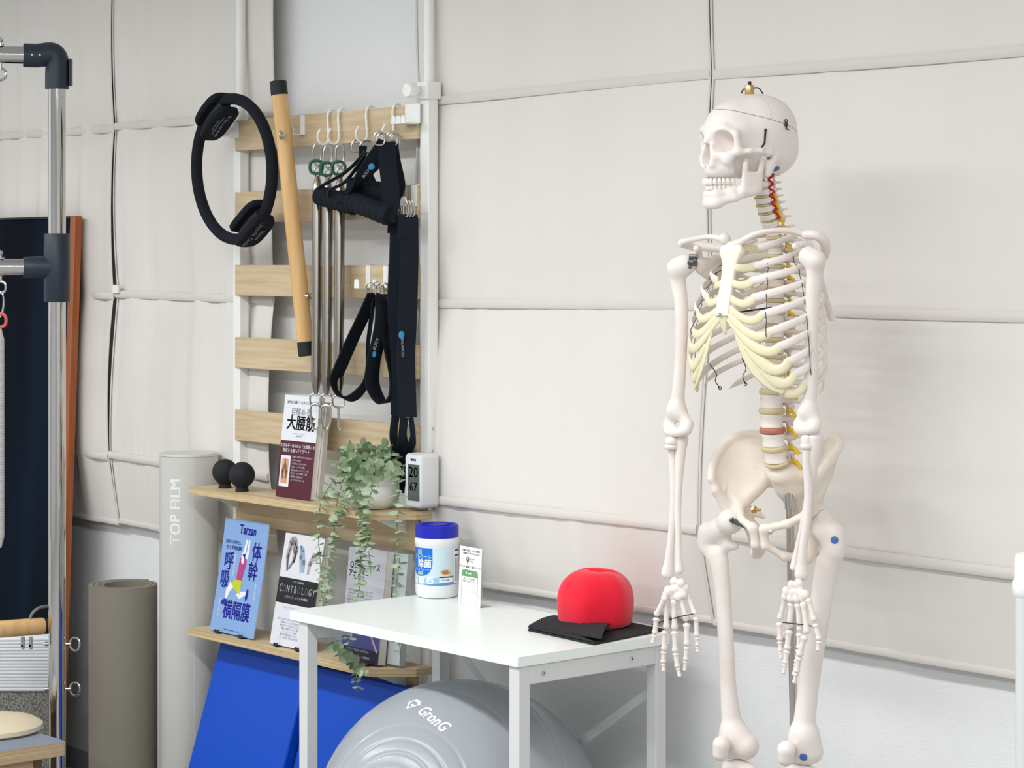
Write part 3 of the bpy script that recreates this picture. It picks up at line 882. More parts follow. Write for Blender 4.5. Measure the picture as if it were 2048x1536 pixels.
# ---- blue magazine
W2, H2 = 0.200, 0.292
def art2(m, F, T, PL):
    T(m, 'Tarzan', 0.034, W2 * .55, H2 * .915, 1, bold=0.0012, xs=.80)
    T(m, 'ターザン', 0.0045, W2 * .55, H2 * .878, 1)
    T(m, '内から外から、', 0.0112, W2 * .27, H2 * .795, 1, bold=0.0003)
    T(m, 'カラダ再起動!', 0.0118, W2 * .28, H2 * .745, 1, bold=0.0003)
    for ch, x, y in (('呼', .20, .615), ('吸', .165, .455), ('体', .80, .730), ('幹', .765, .555)):
        T(m, ch, 0.051, W2 * x, H2 * y, 1, bold=0.0013, xs=.84)
    for i, ch in enumerate('横隔膜'):
        T(m, ch, 0.051, W2 * (.33 + .205 * i), H2 * (.195), 1, bold=0.0013, xs=.80)
    for i, (x, y, tt) in enumerate(((.335, .60, '呼吸を変えれば体は変わる'), (.875, .37, '眠れる力を呼び覚ます'), (.13, .20, '一生動ける体をつくる'))):
        for c_, ch in enumerate(tt): T(m, ch, 0.0078, W2 * x, H2 * (y + .085 - .0162 * c_), 2)
    # figure: arms, head, torso, shorts, legs, shoes
    arm = limb([(W2 * .555, H2 * .835), (W2 * .53, H2 * .74), (W2 * .49, H2 * .66)], [.0035, .0052, .0068])
    arm += limb([(W2 * .61, H2 * .835), (W2 * .61, H2 * .74), (W2 * .575, H2 * .66)], [.0035, .0052, .0068])
    for q in arm: PL(m, q, 2, .0009)
    PL(m, [(W2 * .445, H2 * .675), (W2 * .60, H2 * .670), (W2 * .590, H2 * .60), (W2 * .555, H2 * .50), (W2 * .54, H2 * .475), (W2 * .415, H2 * .475), (W2 * .43, H2 * .56)], 3, .0011)
    PL(m, blob(W2 * .525, H2 * .685, .0066, .0085, 18, -.3), 1, .0016)
    PL(m, blob(W2 * .508, H2 * .655, .0062, .0105, 18, .2), 2, .0018)
    PL(m, [(W2 * .40, H2 * .475), (W2 * .545, H2 * .475), (W2 * .55, H2 * .44), (W2 * .54, H2 * .35), (W2 * .46, H2 * .375), (W2 * .36, H2 * .40), (W2 * .335, H2 * .44)], 4, .0012)
    for q in limb([(W2 * .345, H2 * .43), (W2 * .27, H2 * .37), (W2 * .25, H2 * .29)], [.010, .0085, .0042]): PL(m, q, 2, .0014)
    for q in limb([(W2 * .50, H2 * .37), (W2 * .55, H2 * .345), (W2 * .68, H2 * .375)], [.0095, .0085, .0045]): PL(m, q, 2, .0010)
    PL(m, blob(W2 * .225, H2 * .268, .0155, .0075, 18, .25), 1, .0016)
    PL(m, blob(W2 * .705, H2 * .36, .0058, .0165, 18, -.1), 1, .0016)
    T(m, '腹式呼吸で横隔膜を動かして整える', 0.0045, W2 * .5, H2 * .03, 1)
root, P, rt, up, nn = leaning('magazine', 'light blue magazine with dark blue characters and a lunging figure, on the lower shelf', 'magazine', 419, 3.222, SH2 + 0.004, W2, H2, 0.050, 0.003,
        [cm('cover_sky', (133, 168, 216)), cm('ink_ultramarine', (30, 38, 160)), cm('print_white', (232, 236, 240)), cm('print_magenta', (178, 66, 128)), cm('print_lime', (196, 204, 20))], art2, curl=0.012)
def easel(P, W, thick, name, label, H=0.12):
    m = MB()
    for s0 in (W * .18, W * .72):
        m.rings([[P(s0, -0.0035, 0.010), P(s0 + W * .1, -0.0035, 0.010), P(s0 + W * .1, -0.0035, -thick - 0.004), P(s0, -0.0035, -thick - 0.004)],
                 [P(s0, -0.001, 0.010), P(s0 + W * .1, -0.001, 0.010), P(s0 + W * .1, -0.001, -thick - 0.004), P(s0, -0.001, -thick - 0.004)]])
        m.rings([[P(s0, -0.0035, 0.008), P(s0 + W * .1, -0.0035, 0.008), P(s0 + W * .1, -0.0035, 0.010), P(s0, -0.0035, 0.010)],
                 [P(s0, 0.005, 0.008), P(s0 + W * .1, 0.005, 0.008), P(s0 + W * .1, 0.005, 0.010), P(s0, 0.005, 0.010)]])
    m.rings([[P(W * .18, -0.003, -thick - 0.006), P(W * .82, -0.003, -thick - 0.006), P(W * .82, -0.003, -thick - 0.004), P(W * .18, -0.003, -thick - 0.004)],
             [P(W * .18, H, -thick - 0.006), P(W * .82, H, -thick - 0.006), P(W * .82, H, -thick - 0.004), P(W * .18, H, -thick - 0.004)]])
    a, b = P(W * .5, H * .9, -thick - 0.006), P(W * .5, 0, -thick - 0.035); b.z = P(0, -0.0035, 0).z
    m.tube([a, b], 0.002, 6)
    tag(m.build('book_stand', mat('black_wire', (30, 30, 32), 0.4), smooth=0), label, 'stand', 'small black stands under the leaning books')
easel(P, W2, 0.004, '', 'small black stand under the light blue magazine')

# ---- white book with drawings
W3, H3 = 0.168, 0.278
def art3(m, F, T, PL):
    F(m, 0, H3 * .375, W3, H3 * .605, 1)
    T(m, 'ピラティス解剖学', 0.0062, W3 * .5, H3 * .575, 0)
    for i, ch in enumerate('CONTROLOGY'):
        T(m, ch, 0.0285 if i in (0,) else 0.0255, W3 * (.085 + .0925 * i), H3 * .505, 3 if i in (1, 5, 7) else 0, bold=0.0002, xs=.72)
    T(m, 'ピラティス・メソッドの原点', 0.0075, W3 * .5, H3 * .435, 0)
    # bending figures drawn in ink
    for q in limb([(W3 * .17, H3 * .66), (W3 * .14, H3 * .80), (W3 * .19, H3 * .93), (W3 * .26, H3 * .94), (W3 * .32, H3 * .86), (W3 * .30, H3 * .77)], [.004, .008, .010, .011, .012, .007]): PL(m, q, 4)
    for q in limb([(W3 * .18, H3 * .67), (W3 * .15, H3 * .80), (W3 * .20, H3 * .915)], [.0015] * 3): PL(m, q, 1, .0012)
    for q in limb([(W3 * .25, H3 * .94), (W3 * .335, H3 * .88), (W3 * .33, H3 * .79), (W3 * .30, H3 * .745)], [.0015, .002, .0025, .004]): PL(m, q, 1, .0012)
    for q in limb([(W3 * .2, H3 * .68), (W3 * .30, H3 * .76), (W3 * .31, H3 * .80)], [.003, .004, .003]): PL(m, q, 3, .0012)
    for q in limb([(W3 * .52, H3 * .66), (W3 * .47, H3 * .80), (W3 * .44, H3 * .90), (W3 * .50, H3 * .87), (W3 * .56, H3 * .76), (W3 * .58, H3 * .67)], [.003, .006, .004, .006, .007, .004]): PL(m, q, 5)
    for q in limb([(W3 * .70, H3 * .66), (W3 * .72, H3 * .76), (W3 * .80, H3 * .83), (W3 * .90, H3 * .80)], [.004, .007, .009, .006]): PL(m, q, 4)
    T(m, 'ジョセフ・ピラティスの教え', 0.0060, W3 * .42, H3 * .34, 2)
    for i in range(7):
        T(m, ('身体と心を整える調整学の世界を図解とともに', '本書のピラティスは身体の声', '解剖学からみる動きの本質へ', '理論と実践をつなぐ一冊', 'コントロロジーの真髄', '動きの地図を手に入れる', '正しい姿勢と呼吸の教科書')[i], 0.0066 if i else 0.0056, W3 * .45, H3 * (.235 - .027 * i), 2 if i % 2 else 5)
root, P, rt, up, nn = leaning('book', 'white book with a black title band and drawings of bending figures, behind the table leg', 'book', 539, 3.222, SH2 + 0.004, W3, H3, 0.050, 0.020,
        [cm('cover_cool', (222, 222, 228)), cm('band_black', (24, 24, 28)), cm('ink_violet', (140, 136, 160)), cm('ink_slate', (112, 122, 130)), cm('wash_grey', (168, 165, 165)), cm('wash_blue', (150, 172, 190))], art3)
easel(P, W3, 0.020, '', 'small black stand under the white book with a black band')

# ---- grey book behind the plant
W4, H4 = 0.150, 0.268
def art4(m, F, T, PL):
    T(m, 'Qビューティス', 0.0205, W4 * .47, H4 * .845, 1, bold=0.0004, xs=.86)
    T(m, 'アナトミー', 0.0200, W4 * .32, H4 * .765, 1, bold=0.0004, xs=.84)
    for i in range(5): T(m, '女性の身体のつくりと美しい動きを学ぶ', 0.0055, W4 * .40, H4 * (.62 - .028 * i), 2)
    F(m, 0, 0, W4, H4 * .12, 3); F(m, 0, H4 * .12, W4, H4 * .245, 4)
    for q in limb([(W4 * .95, H4 * .11), (W4 * .80, H4 * .22), (W4 * .72, H4 * .30), (W4 * .62, H4 * .29)], [.003, .003, .005, .006]): PL(m, q, 5)
    for q in limb([(W4 * .25, H4 * .19), (W4 * .27, H4 * .28), (W4 * .36, H4 * .33)], [.002, .003, .004]): PL(m, q, 5)
    T(m, 'ピラティスとダンスのための', 0.0068, W4 * .45, H4 * .098, 0); T(m, 'コンディショニング解剖学', 0.0068, W4 * .5, H4 * .045, 0)
root, P, rt, up, nn = leaning('book', 'silver grey book with thin black title standing behind the hanging vines', 'book', 680, 3.232, SH2 + 0.004, W4, H4, 0.028, 0.022,
        [cm('cover_silver', (196, 198, 206)), cm('ink_thin', (40, 42, 48)), cm('ink_mid', (140, 142, 150)), cm('band_night', (28, 30, 48)), cm('band_indigo', (66, 72, 130)), cm('dancer_print', (196, 150, 140))], art4)
easel(P, W4, 0.022, '', 'small black stand under the silver grey book')
m = MB(); m.rings([[P(0.03, t, -0.045), P(W4 + 0.045, t, -0.045), P(W4 + 0.045, t, -0.029), P(0.03, t, -0.029)] for t in (0.006, H4 + 0.0)])
bb = m.build('booklet', [cm('cover_mist', (196, 202, 204))], smooth=30)
m = None
tag(bb, 'pale green booklet standing behind the silver grey book on the lower shelf', 'booklet')

# ================================================================== thermometer on the post
nF = 3.292
tl = at_n(810, 905, nF); brr = at_n(846, 1018, nF)
x0, x1, z1, z0 = tl.x, brr.x, tl.z, brr.z
root = thing('room_thermometer', 'white digital room thermometer fixed to the right rack post', 'thermometer', ((x0 + x1) / 2, nF, z0))
def rrect(x0, z0, x1, z1, r, y, n=6):
    out = []
    for cx, cz, a0 in ((x1 - r, z0 + r, -PI / 2), (x1 - r, z1 - r, 0), (x0 + r, z1 - r, PI / 2), (x0 + r, z0 + r, PI)):
        for i in range(n + 1):
            a = a0 + PI / 2 * i / n; out.append(Vector((cx + r * math.cos(a), y, cz + r * math.sin(a))))
    return out
m = MB(); m.rings([rrect(x0, z0, x1, z1, .012, nF + .047), rrect(x0, z0, x1, z1, .012, nF + .004), rrect(x0 + .002, z0 + .002, x1 - .002, z1 - .002, .011, nF)]); m.build('case', M_grey_en, root)
m = MB(); m.rings([rrect(x0 + .004, z0 + .005, x1 - .004, z1 - .005, .009, nF + .001), rrect(x0 + .004, z0 + .005, x1 - .004, z1 - .005, .009, nF - .0015)])
m.text('BMAX', .0075, frame_M(Vector(((x0 + x1) / 2, nF - .0020, z1 - .0155)), Vector((1, 0, 0)), Vector((0, 0, 1)), Vector((0, -1, 0))), 1, bold=.0004)
m.build('bezel', [mat('bezel_white', (232, 232, 242), 0.35), M_black], root)
lc = mat('lcd_glass', (92, 102, 98), 0.15); lk = mat('lcd_segment', (66, 76, 74), 0.3)
m = MB(); sx0, sx1, sz0, sz1 = x0 + .0135, x1 - .0115, z0 + .017, z1 - .026
m.box((sx0, nF - .0025, sz0), (sx1, nF - .001, sz1))
E = (Vector((1, 0, 0)), Vector((0, 0, 1)), Vector((0, -1, 0)))
cx = (sx0 + sx1) / 2
m.text('20', .036, frame_M(Vector((cx, nF - .0028, sz0 + .066)), *E), 1, bold=.0003)
m.text('67', .030, frame_M(Vector((cx, nF - .0028, sz0 + .032)), *E), 1, bold=.0003)
m.build('display', [lc, lk], root)

# ================================================================== potted eucalyptus
pc = at_n(745, 980, 3.266); pc.z = SH1
root = thing('potted_plant', 'trailing round-leaved green plant in a white pot on the upper shelf', 'potted plant', pc)
R0 = 0.066
prof = [(0.036, 0.0), (0.046, 0.002), (0.058, 0.014), (0.0655, 0.032), (0.067, 0.046), (0.0655, 0.058), (0.067, 0.060), (0.0665, 0.084), (0.0635, 0.085), (0.061, 0.080), (0.058, 0.070)]
m = MB().lathe(prof, Matrix.Translation(pc), 48); m.build('pot', mat('pot_ceramic', (234, 234, 228), 0.35, bump=(160, 0.25, 0.001)), root)
MB().lathe([(0.001, 0.0745), (0.058, 0.075), (0.0575, 0.070)], Matrix.Translation(pc), 32).build('soil', mat('soil', (70, 58, 46), 0.95), root)
leafm = [mat('leaf_sage', (160, 182, 146), 0.6, noise=((60, 60, 60), (186, 202, 168), 0.35, 0.7)), mat('leaf_deep', (126, 152, 118), 0.6), mat('stem_green', (128, 142, 104), 0.6)]
rv = random.Random(5)
def leaf(m, p, d, r, up, mi):
    """nearly round leaf, stalk at p pointing along d"""
    d = d.normalized(); s_ = d.cross(up)
    s_ = s_.normalized() if s_.length > .01 else d.orthogonal().normalized()
    n = s_.cross(d)
    c = p + d * (r * 1.02); pts = []
    for i in range(12):
        a = 2 * PI * i / 12
        q = c + d * (r * math.cos(a) * 1.02) + s_ * (r * .90 * math.sin(a)) - n * (0.18 * r * math.sin(a) ** 2) 
        pts.append(q)
    m.add([c + n * (0.10 * r)] + pts, [(0, i + 1, (i + 1) % 12 + 1) for i in range(12)], mi)
def vine(pts, r0=0.0125, step=0.0175, name='vine', sw=0.004, seed=0):
    P = cr(pts, 60); m = MB()
    rr = random.Random(seed)
    P = [p + Vector((rr.uniform(-1, 1), rr.uniform(-1, 1), 0)) * 0.0012 for p in P]
    m.tube(P, [0.0014] * 30 + [0.0010] * 31, 5, 2)
    L = sum((P[i + 1] - P[i]).length for i in range(60)); s_ = 0; nxt = 0.008; k = rr.random() * 3
    for i in range(60):
        seg = (P[i + 1] - P[i]); 
        if s_ + seg.length > nxt:
            t = s_ / L
            T = seg.normalized(); a = k * (PI / 2) + rr.uniform(-.35, .35)
            u0 = T.orthogonal().normalized() if abs(T.z) < .9 else Vector((1, 0, 0))
            u0 = (u0 - T * u0.dot(T)).normalized(); v0 = T.cross(u0)
            for sg in (1, -1):
                d = (u0 * math.cos(a) + v0 * math.sin(a)) * sg + T * rr.uniform(-0.05, .45)
                leaf(m, P[i], d, r0 * (1 - .35 * t) * rr.uniform(.75, 1.15), -T + Vector((rr.uniform(-.3, .3), rr.uniform(-.3, .3), 0)), 1 if rr.random() < .22 else 0)
            nxt += step * (1 - .2 * t) * rr.uniform(.85, 1.15); k += 1
        s_ += seg.length
    m.build(name, leafm, root, smooth=60)
def V(px, py, n): return at_n(px, py, n)
rim = lambda a, r=0.05, z=0.078: pc + Vector((r * math.cos(a), r * math.sin(a), z))
hang = [
 ([rim(-2.6, .03), rim(-2.6, .06, .10), V(668, 960, 3.20), V(641, 1010, 3.186), V(637, 1075, 3.184), V(641, 1130, 3.184), V(646, 1205, 3.182), V(656, 1240, 3.18), V(668, 1290, 3.18)], 0.0135),
 ([rim(-2.3, .03), rim(-2.3, .06, .102), V(688, 955, 3.195), V(673, 1010, 3.188), V(668, 1080, 3.186), V(662, 1140, 3.184), V(652, 1200, 3.182)], 0.0138),
 ([rim(-1.9, .03), rim(-1.9, .064, .104), V(716, 970, 3.190), V(727, 1030, 3.184), V(720, 1090, 3.182), V(722, 1150, 3.182), V(708, 1230, 3.178), V(695, 1300, 3.172), V(712, 1345, 3.165), V(714, 1385, 3.163)], 0.0128),
 ([rim(-1.6, .03), rim(-1.6, .064, .104), V(744, 960, 3.186), V(732, 1030, 3.182), V(737, 1100, 3.180), V(742, 1150, 3.180)], 0.0135),
 ([rim(-1.0, .03), rim(-.95, .062, .100), V(790, 950, 3.215), V(796, 1010, 3.218), V(794, 1070, 3.222), V(798, 1130, 3.222), V(792, 1185, 3.222), V(796, 1250, 3.222), V(800, 1310, 3.222)], 0.0128),
 ([rim(-2.2, .03), rim(-2.2, .066, .098), V(700, 965, 3.192), V(690, 1010, 3.188), V(672, 1040, 3.186), V(664, 1090, 3.186)], 0.0130),
 ([rim(-1.7, .03), rim(-1.7, .064, .098), V(706, 980, 3.190), V(718, 1020, 3.186), V(728, 1060, 3.184), V(722, 1125, 3.184), V(716, 1170, 3.184)], 0.0125),
 ([V(668, 1290, 3.18), V(690, 1312, 3.178), V(715, 1330, 3.17), V(724, 1352, 3.168)], 0.0130),
]
for i, (p_, r_) in enumerate(hang): vine(p_, r_, seed=i + 3)
for i in range(30):
    a = rv.uniform(0, 2 * PI); r1 = rv.uniform(.0, .035); r2 = rv.uniform(.055, .098)
    if math.sin(a) > 0.2: r2 = min(r2, 0.045 / max(math.sin(a), .2))
    zt = rv.uniform(.10, .150)
    end = pc + Vector((r2 * math.cos(a), r2 * math.sin(a) * .9, rv.uniform(.06, .105)))
    st = pc + Vector((r1 * math.cos(a), r1 * math.sin(a), .076))
    mid = (st + end) / 2; mid.z = pc.z + zt
    vine([st, mid, end], 0.0130, 0.016, 'sprig', seed=50 + i)
# ================================================================== white table
TX0, TX1, TY0, TY1, TZ = -4.12, -3.343, 2.893, 3.312, 0.75
root = thing('work_table', 'small white table with square metal legs under the red cushion and wipes tub', 'table', ((TX0 + TX1) / 2, (TY0 + TY1) / 2, 0))
M_lam = mat('white_laminate', (238, 243, 238), 0.32, spec=0.5)
MB().box((TX0, TY0, TZ - 0.0215), (TX1, TY1, TZ)).build('tabletop', M_lam, root, bevel=0.0012)
LG = 0.030; zt = TZ - 0.0217
lx0, lx1, ly0, ly1 = TX0 + 0.028, TX1 - 0.004, TY0 + 0.006, TY1 - 0.006
for x in (lx0, lx1 - LG):
    for y in (ly0, ly1 - LG):
        MB().box((x, y, 0), (x + LG, y + LG, zt)).build('leg', M_grey_en, root, bevel=0.002)
for x in (lx0, lx1 - LG):
    r = MB().box((x, ly0 + LG, zt - 0.038), (x + LG, ly1 - LG, zt)).build('side_rail', M_grey_en, root, bevel=0.002)
    if x > -3.6:
        for y in (ly0 + 0.065, ly1 - 0.10):
            s_ = MB()
            s_.lathe([(0.0058, 0.0), (0.0058, 0.0012), (0.003, 0.0022)], frame_M(Vector((x + LG, y, zt - 0.019)), Vector((0, 1, 0)), Vector((0, 0, 1)), Vector((1, 0, 0))), 16)
            s_.lathe([(0.002, 0.0021), (0.0019, 0.0024)], frame_M(Vector((x + LG, y, zt - 0.019)), Vector((0, 1, 0)), Vector((0, 0, 1)), Vector((1, 0, 0))), 6, 1)
            s_.build('screw', [M_steel, M_black], r)
MB().box((lx0 + LG, ly1 - LG + 0.004, zt - 0.022), (lx1 - LG, ly1 - 0.004, zt)).build('back_rail', M_grey_en, root, bevel=0.001)
def flatbar(a, b, w, t, name):
    m = MB(); d = (b - a).normalized(); up = d.cross(Vector((0, 1, 0))).normalized()
    m.rings([[p + up * (sx * w / 2) + Vector((0, sy * t / 2, 0)) for sx, sy in ((-1, -1), (1, -1), (1, 1), (-1, 1))] for p in (a, b)])
    return m.build(name, M_grey_en, root, smooth=0)
yb = ly1 - 0.012
flatbar(Vector((lx0 + 0.02, yb, 0.672)), Vector((lx1 - 0.02, yb, 0.17)), 0.018, 0.003, 'cross_brace')
flatbar(Vector((lx1 - 0.02, yb - 0.005, 0.635)), Vector((lx0 + 0.02, yb - 0.005, 0.17)), 0.018, 0.003, 'cross_brace')
# bolt end poking out of the left side
m = MB(); c = Vector((TX0, TY0 + 0.02, TZ - 0.013)); m.cyl(c + Vector((-0.008, 0, 0)), c, 0.007, seg=14)
m.build('plastic_foot', mat('grey_plastic', (170, 170, 168), 0.5), root)

# ------------------------------------------------------------------ wipes tub
bc = at_z(874, 1192, TZ); bc.z = TZ
root = thing('wipes_tub', 'white tub of cleaning wipes with a dark blue lid standing on the table', 'wipes tub', bc)
R = 0.0505; Hh = 0.168
T0 = Matrix.Translation(bc)
MB().lathe([(R * .80, 0.0004), (R * .92, 0.002), (R * .985, 0.010), (R, 0.024), (R * .985, 0.030), (R * .985, 0.118), (R * 1.0, 0.121), (R * 1.02, 0.124), (R * 1.03, 0.134), (R * .97, 0.139)], T0, 64).build('tub', mat('tub_plastic', (232, 234, 238), 0.35), root)
M_lid = mat('lid_blue', (26, 34, 176), 0.35)
lid = MB(); lid.lathe([(R * 1.0, 0.1385), (R * 1.0, 0.160), (R * .985, 0.1655), (R * .93, 0.1675), (R * .80, 0.1665), (R * .78, 0.1625), (R * .3, 0.1625), (0.001, 0.1625)], T0, 64)
lid.build('lid', M_lid, root)
m = MB(); m.ell(bc + Vector((0.008, -0.002, 0.164)), (0.020, 0.014, 0.0035)); m.box(bc + Vector((0.004, -0.03, 0.1625)), bc + Vector((0.030, 0.014, 0.168)));
m.build('flap', M_lid, root, bevel=0.001)
# printed sleeve
RL_ = R * 0.985 + 0.0003
def cyl_fn(a0, z0, r=RL_ + 0.0003):
    """a0: bearing of the text centre measured from the sight line, to the left negative"""
    base = math.atan2(-SA * 0 - CA, SA)  # unused start
    return lambda v: bc + Vector((r * math.sin(a0 + v.x / R + A0), -r * math.cos(a0 + v.x / R + A0), z0 + v.y))
# angle where the wall normal of the tub faces the camera
A0 = math.atan2(-bc.x, bc.y)     # direction tub -> camera measured from -y towards +x
def patch(m, a0, a1, z0, z1, mi, r=RL_, n=24, shape=None):
    top, bot = [], []
    for i in range(n + 1):
        a = a0 + (a1 - a0) * i / n
        lo, hi = (z0, z1) if shape is None else shape(i / n)
        bot.append(bc + Vector((r * math.sin(a + A0), -r * math.cos(a + A0), lo)))
        top.append(bc + Vector((r * math.sin(a + A0), -r * math.cos(a + A0), hi)))
    m.add(bot + top, [(i, i + 1, n + 2 + i, n + 1 + i) for i in range(n)], mi)
m = MB()
patch(m, -2.6, 2.6, 0.031, 0.117, 0, n=64)
patch(m, -2.6, 2.6, 0.033, 0.060, 1, RL_ + .00015, 64, lambda t: (0.0325 + 0.002 * math.sin(9 * t), 0.052 + 0.0045 * math.sin(7 * t + 2)))
patch(m, -2.6, 2.6, 0.033, 0.060, 7, RL_ + .00022, 64, lambda t: (0.0325 + 0.002 * math.sin(9 * t), 0.035 + 0.0025 * math.sin(11 * t + 1)))
c1, hw = -0.87, 0.66
def shield(t):
    x = abs(2 * t - 1); return (0.0515 + 0.030 * (1 - math.sqrt(max(0, 1 - x ** 2.4))), 0.1165)
patch(m, c1 - hw, c1 + hw, 0, 0, 2, RL_ + .0003, 40, shield)
m.text('▣', 0.001, Matrix.Identity(4), 2) if False else None
patch(m, c1 - .16 + 0.0, c1 + .10, 0.102, 0.1135, 3, RL_ + .0005, 6)
for ax_ in (-.10, .0):
    for zz in (0.1045, 0.1095): patch(m, c1 + ax_ - .03, c1 + ax_ + .03, zz, zz + .0026, 2, RL_ + .0006, 2)
m.text('アルコール', 0.0105, None, 4, bold=.0002, dice=.004, fn=cyl_fn(c1 + .10, 0.0960, RL_ + .0006))
m.text('除菌', 0.0200, None, 4, bold=.0008, dice=.004, fn=cyl_fn(c1 + .23, 0.0800, RL_ + .0006))
m.text('ウェットティッシュ', 0.0060, None, 4, dice=.004, fn=cyl_fn(c1 + .10, 0.0665, RL_ + .0006))
patch(m, c1 - .16, c1 + .18, 0.0555, 0.0625, 5, RL_ + .0005, 8)
m.text('100枚', 0.006, None, 2, dice=.004, fn=cyl_fn(c1 + .01, 0.0590, RL_ + .0007))
m.text('つめかえ・ウェットタイプ', 0.004, None, 4, dice=.004, fn=cyl_fn(c1 + .02, 0.0535, RL_ + .0006))
for a in (-1.22, -.80, -.32):
    m.add([bc + Vector(((RL_ + .0006) * math.sin(a + A0 + .185 * math.cos(t)), -(RL_ + .0006) * math.cos(a + A0 + .185 * math.cos(t)), 0.0425 + .0088 * math.sin(t))) for t in [2 * PI * i / 20 for i in range(20)]], [tuple(range(20))], 4)
for a, t1, t2_ in ((-1.22, '厚手', 'シート'), (-.80, 'ノン', 'シリコン'), (-.32, 'いつでも', '清潔')):
    m.text(t1, .0048, None, 7, dice=.004, fn=cyl_fn(a, 0.0452, RL_ + .0008)); m.text(t2_, .0040, None, 7, dice=.004, fn=cyl_fn(a, 0.0398, RL_ + .0008))
m.add([bc + Vector(((RL_ + .0005) * math.sin(.42 + A0 + .26 * math.cos(t)), -(RL_ + .0005) * math.cos(.42 + A0 + .26 * math.cos(t)), 0.0615 + .0058 * math.sin(t))) for t in [2 * PI * i / 20 for i in range(20)]], [tuple(range(20))], 3)
m.text('大容量', .0055, None, 6, bold=.0002, dice=.004, fn=cyl_fn(.38, 0.0628, RL_ + .0008)); m.text('お買い得', .0042, None, 6, bold=.0002, dice=.004, fn=cyl_fn(.45, 0.0585, RL_ + .0008))
patch(m, .10, .78, 0.038, 0.0505, 4, RL_ + .0004, 10)
patch(m, .10, .78, 0.0485, 0.0510, 8, RL_ + .0006, 10)
m.text('99.9% 除菌', .0044, None, 8, dice=.004, fn=cyl_fn(.38, 0.0432, RL_ + .0007)); 
patch(m, .86, 1.9, 0.034, 0.1135, 4, RL_ + .0003, 16)
for zz, hh in ((0.108, .0035), (0.096, .0035)): patch(m, .93, 1.8, zz, zz + hh, 8, RL_ + .0005, 12)
for i in range(11): m.text('使用上の注意 成分表示', .0040, None, 8, dice=.004, fn=cyl_fn(1.35, 0.089 - .0048 * i, RL_ + .0005))
m.build('label_sleeve', [mat('sleeve_pale', (205, 226, 236), 0.4), mat('sleeve_wave', (150, 198, 228), 0.4), mat('sleeve_blue', (6, 112, 214), 0.4), mat('sleeve_gold', (232, 184, 60), 0.4),
                   mat('sleeve_white', (240, 243, 245), 0.4), mat('sleeve_lime', (214, 226, 120), 0.4), mat('sleeve_orange', (200, 96, 20), 0.4), mat('sleeve_deepwave', (86, 150, 205), 0.4), mat('sleeve_black', (34, 36, 40), 0.4)], root, smooth=60)

# ------------------------------------------------------------------ card stand
b = at_z(917, 1207, TZ); Wc, Hc = 0.084, 0.131
root = thing('card_stand', 'clear stand holding a white card with a green phone picture, beside the wipes tub', 'sign', b)
rt = Vector((math.cos(-.05), math.sin(-.05), 0)); up = Vector((0, 0.04, 1)).normalized(); nn = rt.cross(up)
M_acr = mat('clear_acrylic', (245, 248, 248), 0.03, trans=1.0, ior=1.49)
m = MB(); CP = lambda s_, t_, d: b + rt * s_ + up * (t_ + .0005) + nn * d
m.rings([[CP(0, 0, -.0006), CP(Wc, 0, -.0006), CP(Wc, Hc, -.0006), CP(0, Hc, -.0006)], [CP(0, 0, .0006), CP(Wc, 0, .0006), CP(Wc, Hc, .0006), CP(0, Hc, .0006)]])
def tx(t, s_, x, y, mi, **k): m.text(t, s_, None, mi, fn=lambda v: CP(x + v.x, y + v.y, .0010), **k)
tx('お帰りの前に、ぜひご感想を', .0052, Wc * .52, Hc * .935, 1, bold=.0001); tx('お聞かせくださいませんか', .0052, Wc * .52, Hc * .885, 1, bold=.0001)
m.add([CP(Wc * .37 + x, Hc * .79 + y, .0009) for x, y in [(.0052 * math.cos(a), .0052 * math.sin(a)) for a in [-.5 + (PI + 1.0) * i / 14 for i in range(15)]] + [(0, -.0125)]], [tuple(range(16))], 1)
m.add([CP(Wc * .37 + .0023 * math.cos(2 * PI * i / 14), Hc * .79 + .001 + .0023 * math.sin(2 * PI * i / 14), .0012) for i in range(14)], [tuple(range(14))], 0)
tx('Google', .0065, Wc * .56, Hc * .80, 2); tx('Maps', .0065, Wc * .55, Hc * .752, 2)
tx('クチコミ投稿にご協力ください!', .0058, Wc * .5, Hc * .655, 1, bold=.0001)
gx0, gx1 = Wc * .12, Wc * .84
def arcpts(x0, x1, y0, y1, r):
    return [(x0, y0)] + [(x0 + r - r * math.cos(a), y1 - r + r * math.sin(a)) for a in [PI / 2 * i / 8 for i in range(9)]] + [(x1 - r + r * math.sin(a), y1 - r + r * math.cos(a)) for a in [PI / 2 * i / 8 for i in range(9)]] + [(x1, y0)]
m.add([CP(x, y, .0009) for x, y in arcpts(gx0, gx1, Hc * .49, Hc * .605, .008)], [tuple(range(20))], 3)
tx('●  ▬▬', .006, Wc * .42, Hc * .548, 0)
for x in (gx0, gx1): m.rings([[CP(x - .0004, 0.001, .0010), CP(x + .0004, 0.001, .0010)], [CP(x - .0004, Hc * .5, .0010), CP(x + .0004, Hc * .5, .0010)]], 2, cap=False)
tx('QRコードを読み取り', .0050, Wc * .48, Hc * .45, 1); tx('感想をご記入ください', .0050, Wc * .48, Hc * .405, 1)
pen = [(Wc * .68, Hc * .235), (Wc * .71, Hc * .255), (Wc * .96, Hc * .165), (Wc * .93, Hc * .145)]
m.add([CP(x, y, .0011) for x, y in pen], [(0, 1, 2, 3)], 4)
m.build('card', [mat('card_white', (244, 246, 244), 0.5), mat('card_ink', (70, 72, 76), 0.5), mat('card_grey', (130, 132, 136), 0.5), mat('card_green', (112, 156, 112), 0.5), mat('card_pencil', (214, 216, 180), 0.5)], root, smooth=0)
